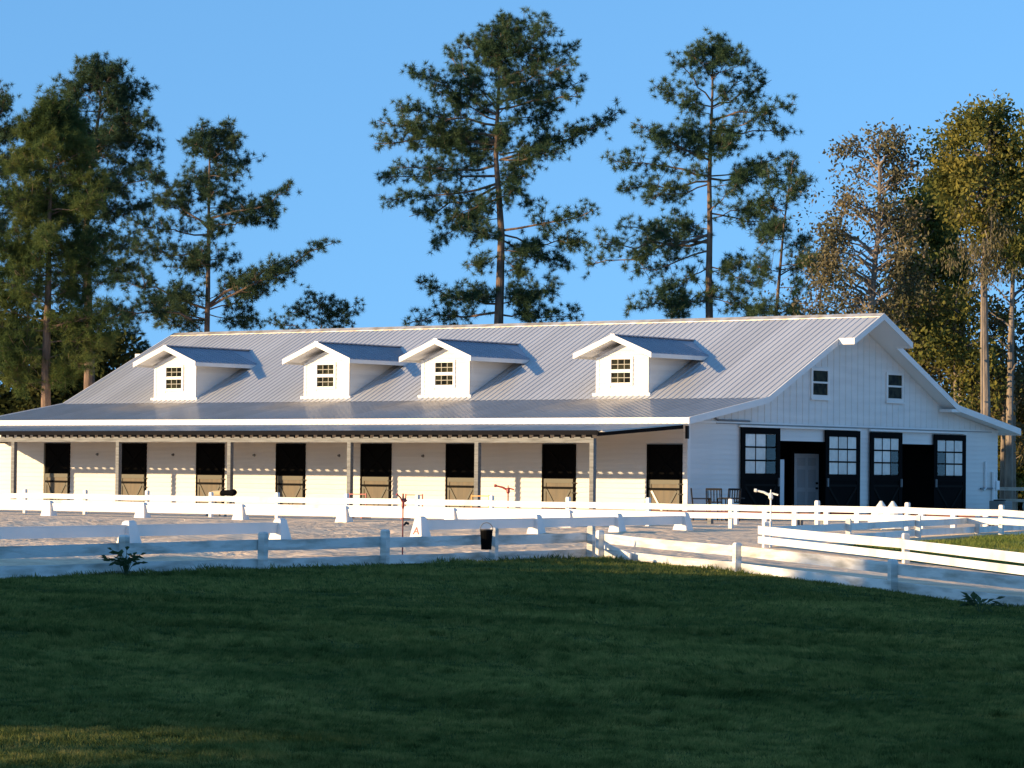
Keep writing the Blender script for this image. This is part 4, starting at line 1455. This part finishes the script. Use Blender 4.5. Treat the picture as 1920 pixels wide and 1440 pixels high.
# extra bare trunks at far right
for lb, px0, px1, ytop, Y_ in (('slim bare trunk near the right picture edge', 1893, 1900, 480, 118), ('slim dark trunk left of the golden tree trunk', 1802, 1812, 430, 125)):
    b0, b1 = at(px0, 800, Y_), at(px1, ytop, Y_)
    r_ = empty('bare_tree', (b0.x, Y_, 0))
    tag(r_, lb, 'tree', 'bare trunks at right')
    MB().tube([(0, 0, 0), (0, 0, b0.z), ((b1.x - b0.x) * .4, .1, (b0.z + b1.z) / 2), (b1.x - b0.x, 0, b1.z)], [.17, .14, .11, .05], 9).build('trunk', GREYB, r_)
    for k in range(5):
        z = b0.z + (b1.z - b0.z) * (.3 + .14 * k)
        sx = random.choice((-1, 1))
        MB().tube(curve3(Vector(((b1.x - b0.x) * .3, 0, z)), Vector((sx * random.uniform(.6, 1.6), random.uniform(-.8, .8), z + random.uniform(.3, 1.0))), .1), [.04 * (1 - .12 * i) for i in range(7)], 5, cap=False).build('limb', GREYB, r_)

# --- trees left of the camera that throw the long shade over the lawn --------
TD = Vector((-SUNH.x, -SUNH.y, 0))         # the way sunlight travels
TQ = Vector((-TD.y, TD.x, 0))
shade_words = ['first', 'second', 'third', 'fourth', 'fifth', 'sixth', 'seventh', 'eighth', 'ninth', 'tenth', 'eleventh']
k = 0
for q, p, h, zlow in ((16.5, -40, 16, 8.3), (20.9, -41, 16, .6), (24.2, -38, 16.5, .4), (26.6, -41, 16, .4), (29.8, -39, 16.5, .4), (33.2, -41, 16, .4), (36.2, -40, 14.8, .4), (39.4, -41, 11.2, .4), (42.2, -39, 10.5, .4), (44.6, -41, 10.7, .4), (12.2, -39, 16, .4)):
    c = TD * p + TQ * q
    r_ = empty('shade_tree', (c.x, c.y, hz(c.x, c.y)))
    tag(r_, 'dense leafy shade tree, %s of the row left of the camera' % shade_words[k], 'tree', 'shade trees left of the lawn')
    k += 1
    MB().tube([(0, 0, -.2), (0, 0, h * .5), (0, 0, h * .9)], [.3, .2, .05], 8).build('trunk', GREYB, r_)
    n = 3200
    z = zlow + (h - zlow) * rng.random(n)
    rr = 2.3 * np.sqrt(np.clip(1.06 - ((z - zlow) / (h - zlow)) ** 5, .10, 1))
    a_ = rng.uniform(0, 2 * np.pi, n)
    rad_ = rr * np.sqrt(rng.random(n))
    cc = np.stack([rad_ * np.cos(a_), rad_ * np.sin(a_), z], 1)
    V, Fc = leaf_quads(cc, rng.normal(size=(n, 3)), .85, .7)
    obj('crown', npmesh('crown', V, Fc, DARKL), r_)

# --- weeds at the fence -------------------------------------------
def weed(label, px, py, Y_, n, size, hgt, wide):
    q = at(px, py, Y_)
    r_ = empty('weed', (q.x, q.y, hz(q.x, q.y)))
    tag(r_, label, 'plant', 'broad leaved weeds on the fence')
    for k in range(n):
        a_ = random.uniform(0, 6.28)
        l_ = random.uniform(.5, 1) * wide
        z = random.uniform(.45, 1) * hgt
        tip = Vector((math.cos(a_) * l_, math.sin(a_) * l_ * .4, z))
        mid = Vector((tip.x * .4, tip.y * .4, z * .75))
        MB().tube([(0, 0, -.02), mid, tip], [.006, .005, .003], 4).build('stem', WEED, r_)
        for j in range(3):
            t_ = .5 + .25 * j
            c = mid.lerp(tip, (t_ - .5) * 2)
            d = Vector((math.cos(a_ + random.uniform(-1, 1)), math.sin(a_ + random.uniform(-1, 1)) * .5, random.uniform(-.3, .5))).normalized()
            s_ = d.cross(Vector((0, 0, 1))).normalized()
            L_ = size * random.uniform(.6, 1.1)
            mb = MB()
            mb.add([c, c + d * L_ * .45 + s_ * L_ * .26 + Vector((0, 0, .02)), c + d * L_, c + d * L_ * .45 - s_ * L_ * .26 + Vector((0, 0, .02)), c + d * L_ * .45 - Vector((0, 0, .012))],
                   [(0, 1, 4), (1, 2, 4), (2, 3, 4), (3, 0, 4)])
            mb.build('leaf', WEED, r_)


weed('leafy weed climbing the shaded fence post at left', 236, 1076, 39.3, 22, .12, .34, .25)
weed('broad leaved weed before the dirty right fence', 1838, 1132, 37.5, 7, .16, .20, .20)

# --- grass: mown blades over the visible lawn --------------------------------
def grass(name, n, ymin, ymax, hscale, m, seed):
    g_ = np.random.default_rng(seed)
    # density falls off with distance: uniform in 1/Y
    u = g_.random(n)
    Yg = 1 / (1 / ymin + (1 / ymax - 1 / ymin) * u ** .85)
    Xg = g_.uniform(-1, 1, n) * (.172 * Yg + 1.2)
    ok = Yg < yF(Xg) + .02
    Xg, Yg = Xg[ok], Yg[ok]
    n = len(Xg)
    P_ = np.stack([Xg, Yg, lawn_z(Xg, Yg) - .008], 1)
    patch = vnoise(Xg * .8 + 30, Yg * .45 + 30, 8)
    fine = vnoise(Xg * 3.1 + 30, Yg * 2.0 + 30, 9)
    edge = np.clip(1 - (yF(Xg) - Yg) / .35, 0, 1)
    fine2 = vnoise(Xg * 9 + 30, Yg * 6 + 30, 10)
    cl = np.clip((fine2 * .6 + fine * .55 - .42) / .30, 0, 1)
    hh = hscale * (.22 + (.20 + .55 * patch) * cl + .25 * g_.random(n)) * (1 + .7 * edge * (fine > .55))
    w = .0042 * (Yg / 18) ** .75 * g_.uniform(.7, 1.3, n)
    a = g_.uniform(0, 2 * np.pi, n)
    leanx = (vnoise(Xg * .5 + 10, Yg * .8 + 10, 12) - .5) * 1.4 + g_.normal(size=n) * .45
    leany = (vnoise(Xg * .5 + 70, Yg * .8 + 70, 13) - .5) * 1.2 + g_.normal(size=n) * .45
    V = np.empty((n, 3, 3))
    sd = np.stack([np.cos(a) * w, np.sin(a) * w, np.zeros(n)], 1)
    V[:, 0], V[:, 1] = P_ - sd, P_ + sd
    V[:, 2] = P_ + np.stack([leanx * hh, leany * hh, hh], 1)
    o_ = obj(name, npmesh(name, V.reshape(-1, 3), np.arange(n * 3).reshape(n, 3), m))
    o_['kind'] = 'stuff'
    return o_


grass('grass', 900000, 15.5, 54, .07, GRASS, 5)
# taller grass of the sunlit pen
g_ = np.random.default_rng(21)
n = 90000
px_, py_ = g_.uniform(6.2, 13.5, n), g_.uniform(46, 74, n)
ok = (px_ > 5.2 + (py_ - 59) * .42 * (py_ > 59) + 1.0) & (px_ > 5.4 + (59 - py_) * .30)
px_, py_ = px_[ok], py_[ok]
n = len(px_)
pn = vnoise(px_ * 1.5 + 20, py_ * .9 + 20, 31)
hh = .05 + .16 * pn * g_.random(n)
w = .018 * g_.uniform(.6, 1.3, n)
a = g_.uniform(0, 6.28, n)
P_ = np.stack([px_, py_, H(px_, py_) + .03], 1)
sd = np.stack([np.cos(a) * w, np.sin(a) * w, 0 * w], 1)
V = np.empty((n, 3, 3))
V[:, 0], V[:, 1] = P_ - sd, P_ + sd
V[:, 2] = P_ + np.stack([g_.normal(size=n) * .5 * hh, g_.normal(size=n) * .5 * hh, hh], 1)
o = obj('pen_grass', npmesh('pen_grass', V.reshape(-1, 3), np.arange(n * 3).reshape(n, 3), GRASS2))
o['kind'] = 'stuff'
